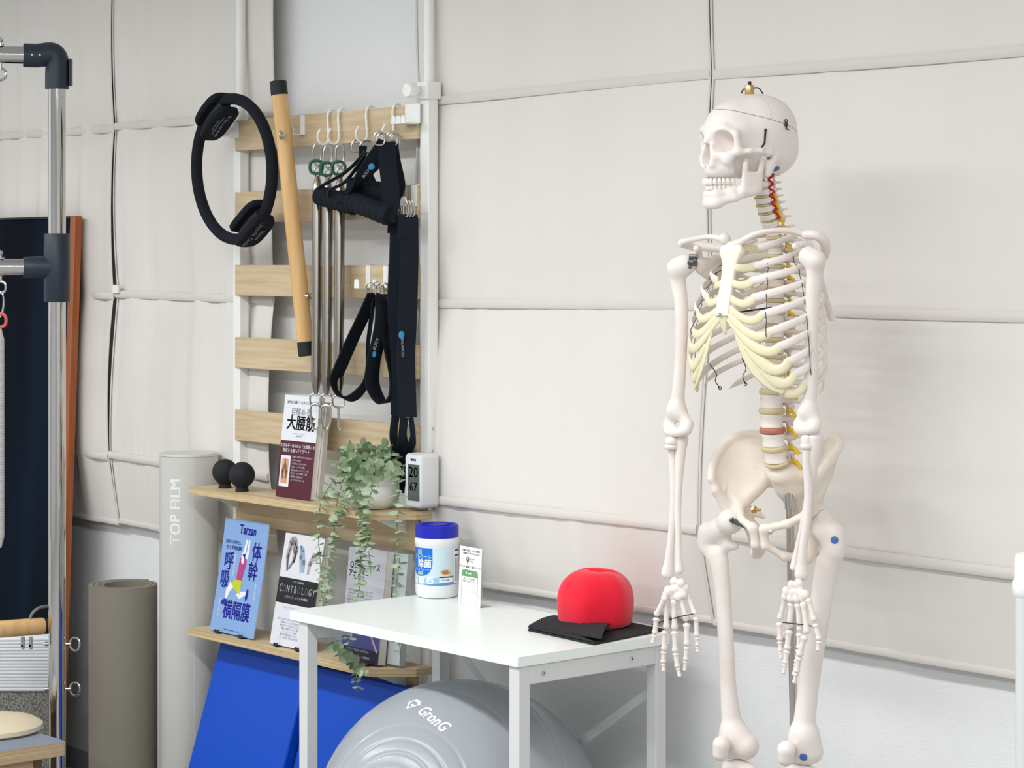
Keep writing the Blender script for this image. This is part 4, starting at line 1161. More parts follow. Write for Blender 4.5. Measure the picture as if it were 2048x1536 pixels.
m = MB(); m.rings([[CP(Wc, 0, .0018), CP(Wc, Hc, .0018), CP(Wc + .0015, Hc, .0018), CP(Wc + .0015, 0, .0018)], [CP(Wc, 0, -.0025), CP(Wc, Hc, -.0025), CP(Wc + .0015, Hc, -.0025), CP(Wc + .0015, 0, -.0025)]])
z0_ = -0.0005
m.rings([[CP(0.0, 0, -.03), CP(Wc, 0, -.03), CP(Wc, 0.0018, -.03), CP(0, 0.0018, -.03)], [CP(0, 0, .0), CP(Wc, 0, .0), CP(Wc, 0.0018, .0), CP(0, 0.0018, .0)]])
m.build('acrylic_holder', M_acr, root, smooth=0)

# ------------------------------------------------------------------ folded band and red cushion
MBK = mat('band_rubber', (44, 42, 46), 0.75, spec=0.3)
pA_, pB_, pC_, pD_ = at_z(1056, 1262, TZ), at_z(1188, 1291, TZ), at_z(1330, 1262, TZ), at_z(1205, 1236, TZ)
root = thing('folded_band', 'black ribbed band folded under the red cushion on the table', 'band', (pA_ + pB_ + pC_ + pD_) / 4)
def layer(c00, c10, c11, c01, zf, th, name, rib=0.0009, nr=60):
    m = MB(); R = []
    for i in range(nr + 1):
        t = i / nr; ring = []
        a0 = c00.lerp(c01, t); a1 = c10.lerp(c11, t)
        top, bot = [], []
        for j in range(25):
            s_ = j / 24; p = a0.lerp(a1, s_)
            z = zf(s_, t); rb = rib * 1.4 * math.sin(2 * PI * t * 13)
            bot.append(Vector((p.x, p.y, p.z + z))); top.append(Vector((p.x, p.y, p.z + z + th + rb)))
        R.append(bot + top[::-1])
    m.rings(R); return m.build(name, MBK, root, smooth=50)
layer(pA_, pB_, pC_, pD_, lambda s_, t: 0.0004, 0.0035, 'lower_layer')
upA, upB = at_z(1054, 1250, TZ), at_z(1200, 1275, TZ)
upD, upC = at_z(1110, 1242, TZ), at_z(1222, 1262, TZ)
layer(pA_ + Vector((0.001, 0.001, 0)), pB_ + Vector((0.01, 0.012, 0)), upC, upD, lambda s_, t: 0.0055 + 0.016 * math.sin(PI * min(1, .15 + .8 * t)) * (.35 + .65 * s_ ** 2) + .003 * t, 0.0035, 'upper_fold')
layer(pA_, pB_, pA_.lerp(pD_, .12), pB_.lerp(pC_, .12), lambda s_, t: 0.0062 + 0.002 * math.sin(PI * t), 0.003, 'inner_fold', 0.0004, 12)

cc = at_z(1191, 1254, TZ); cc.z = TZ + 0.0048
prof = [(0, .068), (.003, .075), (.012, .0795), (.028, .0822), (.048, .0838), (.064, .0828), (.080, .0785), (.094, .0710), (.105, .0600), (.113, .0470), (.1175, .034), (.1195, .022), (.1190, .010), (.1185, .001)]
pz = cr([(p[0], p[1], 0) for p in prof], 64); R = []; NS = 120
for q in pz:
    z, r = q.x, max(q.y, .0008); ring = []
    for j in range(NS):
        a = 2 * PI * j / NS; k = 6
        f = 1 - .062 * abs(math.cos(k * (a + .5) / 2)) ** 1.3 * min(1, .35 + z / .08)
        x, y = r * f * math.cos(a), r * f * math.sin(a)
        e = max(0, (z - .08) / .04)
        d = abs(x * .5 - (y - .004) * .87); w_ = math.exp(-((x * .87 + y * .5) / .045) ** 2)
        dz = -e * (.009 * math.exp(-(d / .007) ** 2) * w_ + .007 * math.exp(-((x - .012) ** 2 + (y) ** 2) / .022 ** 2))
        ring.append(cc + Vector((x, y, z + dz)))
    R.append(ring)
m = MB().rings(R)
tag(m.build('red_cushion', mat('red_fleece', (236, 30, 56), 0.8, bump=(500, 0.5, 0.0015), sheen=0.3, spec=0.2), smooth=180),
    'bright red rounded cushion with a dimpled top resting on the black band', 'cushion')

# ------------------------------------------------------------------ grey exercise ball
bd = 4.815
bcn = at_d(919, 1500, bd); bR = 0.314
bcn.z = bR
root = thing('exercise_ball', 'large glossy grey exercise ball under the white table', 'exercise ball', Vector((bcn.x, bcn.y, 0)))
M_ball = mat('ball_vinyl', (160, 164, 170), 0.24, spec=0.45, bump=(7, 0.05, 0.01))
axd = Vector((-0.15, -0.98, 0.12)).normalized()
toC = (Vector((0, 0, EYE)) - bcn).normalized()
u0 = Vector((0, 0, 1)).cross(toC).normalized(); v0 = toC.cross(u0)
# ball pole (valve side) pointing low towards the room
def proj(px, py):
    r = ray(px, py); o = Vector((0, 0, EYE)); oc = o - bcn
    A = r.dot(r); B = 2 * oc.dot(r); C = oc.dot(oc) - bR * bR
    t = (-B - math.sqrt(B * B - 4 * A * C)) / (2 * A); return o + r * t
pole = (proj(770, 1605) - bcn).normalized()
q1 = pole.orthogonal().normalized(); q2 = pole.cross(q1)
prof = []
NB = 300
m = MB(); R = []
groove = [0.24, 0.34, 0.44, 0.56, 0.98]
for i in range(NB + 1):
    a = PI * i / NB
    r = bR
    for g in groove: r -= 0.0014 * math.exp(-((a - g) / 0.011) ** 2)
    r -= 0.0010 * math.exp(-((a - 1.32) / 0.010) ** 2)
    R.append([bcn + (pole * math.cos(a) + (q1 * math.cos(2 * PI * j / 128) + q2 * math.sin(2 * PI * j / 128)) * max(math.sin(a), .0005)) * r for j in range(128)])
m.rings(R)
# lettering, laid on the surface
def proj(px, py):
    r = ray(px, py); o = Vector((0, 0, EYE)); oc = o - bcn
    A = r.dot(r); B = 2 * oc.dot(r); C = oc.dot(oc) - bR * bR
    t = (-B - math.sqrt(B * B - 4 * A * C)) / (2 * A); return o + r * t
tc = proj(866, 1436); nrm = (tc - bcn).normalized()
t2 = proj(884, 1452) - proj(848, 1424)
xd = (t2 - nrm * t2.dot(nrm)).normalized(); yd = nrm.cross(xd)
def onball(v, off=0.0006, cx=tc):
    p = cx + xd * v.x + yd * v.y
    return bcn + (p - bcn).normalized() * (bR + off)
m.text('GronG', 0.040, None, 1, bold=0.0009, dice=.006, fn=lambda v: onball(Vector((v.x - 0.000, v.y, 0))), shear=0.15, xs=.78, spacing=1.02)
lg = [(0, .0), (.012, .014), (.030, .014), (.042, 0.004), (.036, -.002), (.028, .007), (.014, .007), (.0075, .0), (.021, -.0145), (.027, -.008), (.018, -.008), (.018, -.002), (.036, -.002), (.021, -.021)]
m.add([onball(Vector((x - .100, y + .004, 0))) for x, y in lg], [(0, 1, 6, 7), (1, 2, 5, 6), (2, 3, 4, 5), (0, 7, 8, 13), (8, 9, 12, 13), (9, 10, 11, 12)], 1)
m.build('ball_skin', [M_ball, mat('logo_white', (240, 242, 245), 0.5)], root, smooth=60)

# ------------------------------------------------------------------ blue mats leaning under the rack
M_blue = mat('mat_blue', (0, 74, 190), 0.5, spec=0.35, bump=(12, 0.05, 0.01))
def bluemat(x0, x1, nt, nb, zt_, th, label, skew=0.0):
    m = MB()
    a = Vector((x0, nb, 0.0)); b = Vector((x1, nb, 0.0)); up = Vector((0, nt - nb, zt_)).normalized(); L = math.hypot(nt - nb, zt_)
    nn = Vector((1, 0, 0)).cross(up)
    a0 = [a, b + Vector((skew, 0, 0)), b + up * L, a + up * L]
    lift = Vector((0, 0, 0))
    m.rings([[p + nn * 0.0 for p in a0], [p - nn * th for p in a0]])
    zmin = min(v.z for v in m.v)
    m.v = [v - Vector((0, 0, zmin)) for v in m.v]
    return tag(m.build('exercise_mat', M_blue, bevel=0.006, smooth=30), label, 'exercise mat', 'blue mats leaning under the lower shelf')
bluemat(-4.985, -4.585, 3.282, 3.115, 0.53, 0.035, 'blue exercise mat leaning under the shelf, the left one beside the tall grey roller')
bluemat(-4.575, -4.175, 3.290, 3.150, 0.51, 0.035, 'blue exercise mat leaning under the shelf, the right one behind the grey ball', -0.0)
# ================================================================== rollers at the left
p = at_n(378, 905, 3.287); Rr = 0.0785; Hr = p.z
base = Vector((p.x, p.y, 0))
root = thing('foam_roller', 'tall pale grey vinyl roller standing on end left of the shelf', 'roller', base)
M_vin = mat('roller_vinyl', (203, 202, 196), 0.42, bump=(12, 0.10, 0.01))
m = MB(); m.lathe([(Rr * .97, 0), (Rr, 0.006), (Rr, Hr - 0.008), (Rr * .99, Hr - 0.003), (Rr * .965, Hr), (Rr * .5, Hr + 0.001), (0.001, Hr + 0.001)], Matrix.Translation(base), 64)
A1 = math.atan2(-base.x, base.y)
def rol(px_off, z0, vert=False):
    return lambda v: base + Vector(((Rr + .0004) * math.sin(A1 + px_off - v.y / Rr), -(Rr + .0004) * math.cos(A1 + px_off - v.y / Rr), z0 + v.x))
m.text('TOP FILM', 0.044, None, 1, bold=0.0013, fn=rol(-0.46, 0.862), xs=.90, spacing=1.06, dice=.005)
m.build('body', [M_vin, mat('roller_print', (240, 240, 236), 0.45)], root, smooth=50)
m = MB(); pts = [base + Vector((Rr * 1.001 * math.cos(a), Rr * 1.001 * math.sin(a), Hr - 0.006)) for a in [2 * PI * i / 48 for i in range(48)]]
m.tube(pts, 0.0016, 6, closed=True)
sa = A1 + 0.18
m.tube([base + Vector((Rr * math.sin(sa), -Rr * math.cos(sa), z)) for z in (0.01, Hr - 0.006)], 0.0009, 6)
m.build('seam_piping', M_vin, root)

p = at_n(249, 1178, 3.20); base = Vector((p.x, p.y, 0)); Hm = at_n(249, 1168, 3.20).z
M_mat = mat('mat_taupe', (134, 128, 114), 0.75, bump=(500, 0.25, 0.001))
M_matin = mat('mat_inside', (112, 104, 92), 0.85, bump=(220, 0.8, 0.002))
m = MB()
def spiral(r_out, r_in, turns, th, n, start):
    out = []
    for i in range(n + 1):
        t = i / n; a = start + turns * 2 * PI * t; r = r_out + (r_in - r_out) * t
        out.append((Vector((math.cos(a) * r, math.sin(a) * r, 0)), Vector((math.cos(a), math.sin(a), 0))))
    return out
sp = spiral(0.102, 0.066, 2.4, 0.012, 150, 1.9)
R = []
for c, d in sp:
    a = base + c; th = 0.0125
    R.append([a, a + Vector((0, 0, Hm)), a + Vector((0, 0, Hm)) - d * th, a - d * th])
m.rings(R)
tag(m.build('rolled_mat', [M_mat], smooth=40, base=base), 'rolled up taupe exercise mat standing at the left of the pale grey roller', 'exercise mat')

# ================================================================== leaning dark panel with orange wood frame
xR = at_n(165, 433, 3.350).x; zT = at_n(165, 433, 3.375).z
nt, nb = 3.350, 3.290
up = Vector((0, nt - nb, zT)).normalized(); Lp = math.hypot(nt - nb, zT); nn = Vector((1, 0, 0)).cross(up)
root = thing('standing_mirror', 'tall dark mirror panel with an orange wood frame leaning on the blinds', 'mirror', Vector((-6.4, nb, 0)))
def PP(x, t, d): return Vector((x, nb, 0)) + up * t + nn * d
fw = 0.030
M_frm = mat('orange_wood', (166, 90, 42), 0.35, noise=((60, 60, 4), (144, 72, 28), 0.35, 0.7))
m = MB()
for x0, x1, t0, t1 in ((xR - fw, xR, 0, Lp), (-7.1, -7.1 + fw, 0, Lp)):
    m = MB(); m.rings([[PP(x0, t0, 0), PP(x1, t0, 0), PP(x1, t0, .024), PP(x0, t0, .024)], [PP(x0, t1, 0), PP(x1, t1, 0), PP(x1, t1, .024), PP(x0, t1, .024)]])
    m.build('frame_side', M_frm, root, bevel=0.002)
for t0 in (0.0, Lp - .006):
    m = MB(); m.rings([[PP(-7.1 + fw, t0, 0), PP(xR - fw, t0, 0), PP(xR - fw, t0, .018), PP(-7.1 + fw, t0, .018)], [PP(-7.1 + fw, t0 + .006, 0), PP(xR - fw, t0 + .006, 0), PP(xR - fw, t0 + .006, .018), PP(-7.1 + fw, t0 + .006, .018)]])
    m.build('frame_rail', M_black, root)
m = MB(); m.rings([[PP(-7.1 + fw, .006, .004), PP(xR - fw, .006, .004), PP(xR - fw, .006, .012), PP(-7.1 + fw, .006, .012)], [PP(-7.1 + fw, Lp - .006, .004), PP(xR - fw, Lp - .006, .004), PP(xR - fw, Lp - .006, .012), PP(-7.1 + fw, Lp - .006, .012)]])
m.build('dark_face', mat('navy_reflection', (6, 12, 24), 0.7, spec=0.08, noise=((5, 5, .5), (12, 28, 46), 0.45, 0.75)), root)  # painted navy streaks stand in for a dark curtain reflected in the mirror

# solid strip added for the mirror's reflection of blue mats, between pole and frame
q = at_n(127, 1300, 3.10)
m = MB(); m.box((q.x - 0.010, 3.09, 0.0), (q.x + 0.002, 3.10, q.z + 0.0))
tag(m.build('reflection_strip', mat('reflection_blue', (28, 34, 130), 0.5), bevel=0.002), 'thin dark blue strip added as a mirror reflection of mats, beside the steel pole', 'reflection')

# ================================================================== steel tower with bars and springs
Zp = 6.0
pc_ = at_d(114, 700, Zp); px_, py_ = pc_.x, pc_.y
root = thing('steel_tower', 'polished steel exercise tower with dark joint fittings at the left edge', 'exercise tower', (px_, py_, 0))
rp = 0.0232
ztop = at_d(114, 95, Zp).z; zj = at_d(114, 535, Zp).z
def cz(py): return at_d(114, py, Zp).z
MB().cyl((px_, py_, 0.02), (px_, py_, ztop - 0.03), rp, seg=40).build('upright_pole', M_steel, root)
BD = Vector((-0.52, -0.85, 0)).normalized()                # the bars run out of frame towards the camera's left
def bar_dir(px0, py0, px1, py1): pass
wl = Vector((-1, 0, 0)) * 0.0
L_ = Vector((-CA * 1.0, -SA, 0))                            # screen-left direction, level
hb = (L_ * 0.97 + Vector((SA, -CA, 0)) * 0.25).normalized() # slightly towards the camera
for py, nm in ((112, 0), (535, 1)):
    z = cz(py); a = Vector((px_, py_, z)) + hb * 0.055; b = a + hb * 0.9
    MB().cyl(a, b, 0.0228, seg=36).build('cross_bar', M_steel, root)
m = MB(); z1 = cz(112)
elb = cr([Vector((px_, py_, cz(178))), Vector((px_, py_, cz(150))), Vector((px_, py_, cz(124))), Vector((px_, py_, z1)) + hb * 0.012 + Vector((0, 0, 0.004)), Vector((px_, py_, z1)) + hb * 0.05, Vector((px_, py_, z1)) + hb * 0.088], 24)
m.tube(elb, 0.0315, 28)
e = m.build('elbow_fitting', M_navy, root, smooth=60)
fr = Vector((SA, -CA, 0))
m = MB(); rt_ = -L_
c = Vector((px_, py_, 0)) + rt_ * 0.0335
m.box((0, -0.014, cz(172)), (0.006, 0.014, cz(118)), M=Matrix.Translation((c.x, c.y, 0)) @ Matrix.Rotation(math.atan2(SA, CA), 4, 'Z'))
m.build('cover_plate', M_navy, e, bevel=0.002)
for d_ in (0.058, 0.038):
    m = MB(); m.ell(Vector((px_, py_, z1 - 0.002 + 0.001)) + hb * d_ + fr * 0.0312, 0.0042, seg=12, rn=8); m.build('bolt_head', M_steel, e)
m = MB(); zt0, zt1 = cz(604), cz(467)
m.tube([Vector((px_, py_, z)) for z in (zt0, zt0 + .003, zt1 - .003, zt1)], [0.0325, 0.0345, 0.0345, 0.0325], 36)
j = m.build('tee_fitting', M_navy, root)
m = MB(); m.tube([Vector((px_, py_, zj)) + hb * d_ for d_ in (0.0, 0.055, 0.085, 0.088)], [0.030, 0.030, 0.0285, 0.027], 28)
m.build('tee_arm', M_navy, j)
for py in (1282, 1372):
    z = cz(py + 6)
    m = MB(); a = Vector((px_, py_, z)); m.cyl(a - rt_ * .034, a + rt_ * .036, 0.0045, seg=12)
    m.ell(a - rt_ * 0.028 , (0.006, 0.006, 0.006), seg=12, rn=8)
    loop(m, a + rt_ * 0.048, 0.030, 0.034, 0.0028, rt_ * .9 + fr * .3, seg=24)
    m.build('eye_bolt', M_steel, root)
# eye bolts under and on the cross bars, near the frame edge
for py, zz in ((112, cz(112)), (535, cz(535))):
    c = Vector((px_, py_, zz)) + hb * 0.148
    m = MB(); m.cyl(c + Vector((0, 0, -.04)), c + Vector((0, 0, .038)), 0.005, seg=12); m.ell(c + Vector((0, 0, .038)), 0.008, seg=12, rn=8)
    m.cyl(c + Vector((0, 0, .022)), c + Vector((0, 0, .028)), 0.011, seg=14)
    loop(m, c + Vector((0, 0, -.052)), 0.030, 0.030, 0.0036, rt_, seg=24)
    m.build('eye_bolt', M_steel, root)
c = Vector((px_, py_, cz(535))) + hb * 0.150
sroot = thing('tower_spring', 'pale coiled spring with a red ring hanging at the left edge of the picture', 'spring', c + Vector((0, 0, -.75)))
m = MB(); loop(m, c + Vector((0, 0, -.098)), .022, .066, .0028, rt_, pinch=.25); m.build('snap_hook', M_steel, sroot)
m = MB(); loop(m, c + Vector((0, 0, -.140)), .036, .036, .0045, rt_, seg=24); m.build('red_ring', mat('ring_red', (205, 92, 84), 0.4), sroot)
m = MB(); top = c + Vector((0, 0, -.162)); n = 2 * 140
m.lathe([((0.0135 if i % 2 else 0.0125) * min(1, .45 + .55 * min(i, n - i) / 14), -0.58 + 0.58 * i / n) for i in range(n + 1)], Matrix.Translation(top), 16); m.build('coil', mat('spring_coat', (196, 196, 192), 0.4), sroot)

# push bar: pale wood with black end, just in front of the pole
a = at_d(-60, 1263, 5.9); b = at_d(84, 1252, 6.02); 
root2 = thing('push_bar', 'pale wooden push bar with a black end beside the steel pole', 'bar', b)
MB().tube([a, b, b + (b - a).normalized() * .003], [0.0225, 0.0225, 0.021], 28).build('rod', M_dowel, root2)
d = (b - a).normalized(); MB().cyl(b, b + d * 0.020, 0.019, seg=24).build('end_cap', M_black, root2)
m = MB(); m.tube(cr([at_d(58, 1246, 6.0), at_d(64, 1228, 6.0), at_d(78, 1216, 6.02), at_d(98, 1212, 6.06)], 16), 0.0042, 10); m.build('cable', mat('cable_grey', (120, 120, 112), 0.6), root2)
for x in (46, 62):
    m = MB(); p = at_d(x, 1283, 5.97); m.box(p + Vector((-.006, -.003, -.014)), p + Vector((.006, .003, .012))); m.cyl(p + Vector((0, -.003, -.014)), p + Vector((0, .003, -.014)), .0065, seg=14)
    m.build('hanging_tab', mat('tab_grey', (150, 152, 150), 0.5), root2)

# ================================================================== plywood platform with cushion
zpl = 0.330
cr_ = at_z(133, 1483, zpl)
root = thing('plywood_platform', 'plywood platform corner with a grey top in front of the steel pole', 'platform', (cr_.x, cr_.y, 0))
X1, Y1 = cr_.x, cr_.y
M_pt = mat('platform_top', (128, 136, 148), 0.6)
m = MB(); th = 0.034; Wd, Ln = 0.62, 0.50
vs = []
def rc(r, z, n=5): return [Vector((X1 - r + r * math.sin(a), Y1 - r + r * math.cos(a), z)) for a in [PI / 2 * i / n for i in range(n + 1)]]
out = lambda z: [Vector((X1 - Ln, Y1, z))] + rc(0.008, z) + [Vector((X1, Y1 - Wd, z)), Vector((X1 - Ln, Y1 - Wd, z))]
A_, B_ = out(zpl - th), out(zpl); n = len(A_)
m.add(A_ + B_, [(i, (i + 1) % n, n + (i + 1) % n, n + i) for i in range(n)], 0); m.add(A_, [tuple(range(n - 1, -1, -1))], 0); m.add(B_, [tuple(range(n))], 1)
M_ply2 = mat('ply_light', (214, 188, 148), 0.55, noise=((2, 2, 420), (182, 152, 108), 0.4, 0.6))
m.build('top_board', [M_ply2, M_pt], root, smooth=30)
for (ax_, ay_) in ((X1 - 0.045, Y1 - 0.30), (X1 - 0.045, Y1 - Wd + 0.02)):
    MB().box((ax_, ay_ - 0.24 if ay_ > Y1 - .4 else ay_, 0), (ax_ + 0.022, ay_ + 0.22 if ay_ > Y1 - .4 else ay_ + .03, zpl - th)).build('side_panel', M_ply2, root)
MB().box((X1 - Ln + .02, Y1 - 0.06, 0), (X1 - 0.05, Y1 - 0.04, zpl - th)).build('back_panel', mat('ply_dark', (140, 112, 76), 0.6), root)
# beige pad on the platform
cp = at_z(0, 1458, zpl); 
m = MB(); m.lathe([(0.128, 0.0), (0.136, 0.006), (0.134, 0.016), (0.115, 0.027), (0.07, 0.033), (0.001, 0.035)], Matrix.Translation((cp.x, cp.y - 0.03, zpl + .0002)), 48)
tag(m.build('round_pad', mat('pad_beige', (214, 200, 172), 0.6)), 'round beige pad lying on the grey platform top', 'cushion')
# white ribbed roll cushion on a speckled grey block, behind the pole
e0 = at_d(96, 1340, 6.32)
xw = e0.x
zb0, zb1, zb2 = 0.0, at_d(60, 1388, 6.25).z, at_d(60, 1284, 6.25).z
M_tweed = mat('grey_tweed', (160, 158, 150), 0.95, noise=((260, 260, 260), (96, 96, 92), 0.42, 0.58), bump=(260, 0.8, 0.003))
m = MB()
R = []
Lb = Vector((-CA, -SA, 0))
def wv(t): return 0.010 * math.sin(7 * t)
o0 = at_d(104, 1340, 6.30); o0.z = 0
R = []
for i in range(25):
    t = i / 24; c = o0 + Lb * (0.75 * t) + Vector((SA, -CA, 0)) * (-0.02 + 0.05 * math.sin(2.4 * t + .6))
    bk = Vector((-SA, CA, 0)) * 0.12
    R.append([c, c + Vector((0, 0, zb1)), c + bk + Vector((0, 0, zb1)), c + bk])
m.rings(R)
root = thing('ribbed_seat', 'white ribbed seat back above a speckled grey base behind the steel pole', 'seat', o0)
m.build('speckled_base', M_tweed, root, bevel=0.006)
m = MB(); R = []; NR = 16
for i in range(25):
    t = i / 24; c = o0 + Lb * (0.75 * t) + Vector((SA, -CA, 0)) * (-0.016 + 0.05 * math.sin(2.4 * t + .6))
    bk = Vector((-SA, CA, 0)) * 0.10
    fr_ = []
    for k in range(NR * 4 + 1):
        s_ = k / (NR * 4); rz = zb1 + (zb2 - zb1) * s_
        fr_.append(c + Vector((SA, -CA, 0)) * (0.0022 * abs(math.sin(PI * s_ * NR))) + Vector((0, 0, rz - 0.0 + 0.006 * math.sin(3 * t + s_))))
    R.append(fr_ + [c + bk + Vector((0, 0, zb2)), c + bk + Vector((0, 0, zb1))])
m.rings(R)
m.build('ribbed_back', mat('ribbed_white', (222, 226, 228), 0.7), root, smooth=60)

# ================================================================== white tube at the right edge
c = at_d(2056, 1300, 3.55)
root = thing('white_post', 'white tube with a wider collar at the right edge of the picture', 'post', (c.x, c.y, 0))
ztp = at_d(2056, 1108, 3.55).z
MB().lathe([(0.020, 0), (0.020, ztp - .06)], Matrix.Translation((c.x, c.y, 0)), 32).build('tube', M_grey_en, root)
MB().lathe([(0.020, ztp - .068), (0.0245, ztp - .062), (0.0245, ztp - .045), (0.021, ztp - .038), (0.0205, ztp - .004), (0.018, ztp), (0.001, ztp)], Matrix.Translation((c.x, c.y, 0)), 32).build('collar', M_white, root)
# ================================================================== anatomical skeleton on its stand
TH = math.radians(42)
OX, OZ = (1550 - HX) / FPX * 4.20, 4.20
# body frame: x = the model's left, y = its back, z up
SKO = Vector((CA * OX - SA * OZ, SA * OX + CA * OZ, 0))
SKY = math.atan2(SA, CA) - TH
SKEL = thing('anatomical_skeleton', 'life-size white plastic human skeleton model hanging on a chrome stand', 'skeleton model', SKO, SKY)
SKM = Matrix.Translation(SKO) @ Matrix.Rotation(SKY, 4, 'Z')
def S(px, py, y):
    """point of the body frame on the sight line through a pixel, y behind the frontal plane"""
    k = (px - HX) / FPX; sn, cs = math.sin(TH), math.cos(TH)
    t = (y + OX * sn + OZ * cs) / (k * sn + cs)
    return Vector(((k * t - OX) * cs - (t - OZ) * sn, y, EYE + (HY - py) / FPX * t))
def Sz(py, x=0.0, y=0.0):
    t = OZ - math.sin(TH) * x + math.cos(TH) * y
    return EYE + (HY - py) / FPX * t
class SB(MB):
    def build(s, name, mats, parent=SKEL, **k):
        k.setdefault('smooth', 180)
        return MB.build(s, name, mats, parent, world=False, **k)
def sdfpart(name, fn, lo, hi, h, m, parent=SKEL, M=None):
    v, f = surf(fn, lo, hi, h)
    if M is not None: v = [M @ p for p in v]
    return SB().add(v, f).build(name, m, parent)
def bounds(pts, r):
    a = np.array([tuple(p) for p in pts]); return a.min(0) - r, a.max(0) + r
def chain_part(name, chains, k, h, m=None, parent=SKEL, extra=None, pad=0.03):
    """smooth union of tapered chains: [(points, radii)]"""
    allp = [p for c in chains for p in c[0]]
    lo, hi = bounds(allp, max(max(c[1]) for c in chains) + 0.006)
    def fn(X, Y, Z):
        D = None
        for pts, rr in chains:
            if len(pts) == 1: d = np.sqrt((X - pts[0][0]) ** 2 + (Y - pts[0][1]) ** 2 + (Z - pts[0][2]) ** 2) - rr[0]
            else: d = s_chain(X, Y, Z, pts, rr, k)
            D = d if D is None else smin(D, d, k)
        return extra(X, Y, Z, D) if extra else D
    return sdfpart(name, fn, lo, hi, h, m or M_bone, parent)
def mir(p): return Vector((-p[0], p[1], p[2]))

# ---------------------------------------------------------------- skull (its own frame, turned further to the model's right)
HC = S(1501, 275, -0.055)
MH = Matrix.Translation(HC) @ Matrix.Rotation(math.radians(-20), 4, 'Z') @ Matrix.Rotation(math.radians(0), 4, 'X')
def skull_fn(X, Y, Z):
    A = np.sqrt(X * X + 1e-8)
    E = lambda c, r: s_ell(A, Y, Z, c, r)
    C = lambda a, b, ra, rb=None: s_cap(A, Y, Z, a, b, ra, rb)
    D = s_ell(X, Y, Z, (0, .006, .006), (.0685, .0865, .0745))
    D = smin(D, s_ell(X, Y, Z, (0, -.046, .004), (.052, .048, .056)), .02)
    D = smin(D, s_ell(X, Y, Z, (0, .044, -.026), (.054, .047, .044)), .022)
    D = smin(D, E((.03, .018, .022), (.039, .05, .048)), .02)
    D = smin(D, s_cap(X, Y, Z, (0, -.02, -.040), (0, .04, -.036), .026, .028), .02)
    # temple narrows behind the orbit
    D = smax(D, -E((.079, -.048, -.020), (.026, .036, .034)), .014)
    # base cut
    D = smax(D, -s_ell(X, Y, Z, (0, -.01, -.10), (.06, .035, .035)), .01)
    # mastoid
    D = smin(D, C((.052, .012, -.040), (.047, .006, -.068), .013, .007), .012)
    # brow, nasal bones, upper jaw
    D = smin(D, C((.010, -.086, .009), (.034, -.080, .012), .0065, .0055), .012)
    D = smin(D, C((.034, -.080, .012), (.052, -.066, .002), .0055, .0050), .010)
    D = smin(D, C((.0, -.090, .002), (.0, -.103, -.018), .0065, .0045), .010)
    D = smin(D, E((.0, -.062, -.050), (.031, .034, .034)), .012)
    D = smin(D, E((.0, -.063, -.062), (.0285, .0320, .018)), .010)
    D = smin(D, C((.013, -.092, -.020), (.014, -.094, -.052), .005, .006), .008)
    # cheek bone and rims
    D = smin(D, C((.020, -.085, -.036), (.038, -.074, -.038), .007, .009), .012)
    D = smin(D, C((.038, -.074, -.038), (.053, -.063, -.030), .0095, .0070), .010)
    D = smin(D, C((.0545, -.069, .002), (.0555, -.064, -.028), .0048, .0065), .008)
    D = smin(D, C((.040, -.074, -.046), (.034, -.062, -.062), .009, .006), .012)
    # hollow beside the upper jaw
    D = smax(D, -E((.058, -.044, -.060), (.022, .032, .026)), .010)
    # orbits
    D = smax(D, -E((.0335, -.084, -.010), (.0188, .040, .0185)), .005)
    # nasal opening (pear) with septum
    N = E((.0055, -.105, -.040), (.0078, .034, .0145))
    N = smin(N, E((.002, -.105, -.028), (.0055, .034, .014)), .006)
    D = smax(D, -N, .003)
    sep = np.maximum(np.maximum(np.abs(X) - .0010, np.abs(Y + .068) - .020), np.abs(Z + .036) - .016)
    D = np.minimum(D, sep)
    # nasal spine
    D = smin(D, C((0, -.096, -.0555), (0, -.102, -.054), .003, .0018), .004)
    # zygomatic arch
    D = smin(D, C((.055, -.062, -.031), (.066, -.046, -.0285), .0062, .0045), .006)
    D = smin(D, C((.066, -.046, -.0285), (.069, -.024, -.0275), .0045, .0042), .005)
    D = smin(D, C((.069, -.024, -.0275), (.062, -.002, -.030), .0042, .006), .007)
    D = smin(D, C((.062, -.002, -.030), (.055, .010, -.032), .006, .006), .008)
    # ear hole
    D = smax(D, -C((.075, .004, -.040), (.045, .002, -.040), .0035), .004)
    return D
M_skull = mat('skull_plastic', (238, 229, 223), 0.40, sss=0.08, bump=((70, 70, 70), 0.10, 0.002))
nt = M_skull.node_tree; bs = nt.nodes['Principled BSDF']
# the saw cut that lets the skull cap come off: a thin dark line around the vault, and the zigzag seam
tc = nt.nodes.new('ShaderNodeTexCoord'); 
def node(t, **k):
    n = nt.nodes.new(t)
    for a, b in k.items(): setattr(n, a, b)
    return n
def mth(op, a, b=None):
    n = node('ShaderNodeMath', operation=op)
    for i, v in enumerate((a, b)):
        if v is None: continue
        if isinstance(v, (int, float)): n.inputs[i].default_value = v
        else: nt.links.new(v, n.inputs[i])
    return n.outputs[0]
sx = node('ShaderNodeSeparateXYZ'); nt.links.new(tc.outputs['Object'], sx.inputs[0])
hx, hy, hz = sx.outputs[0], sx.outputs[1], sx.outputs[2]
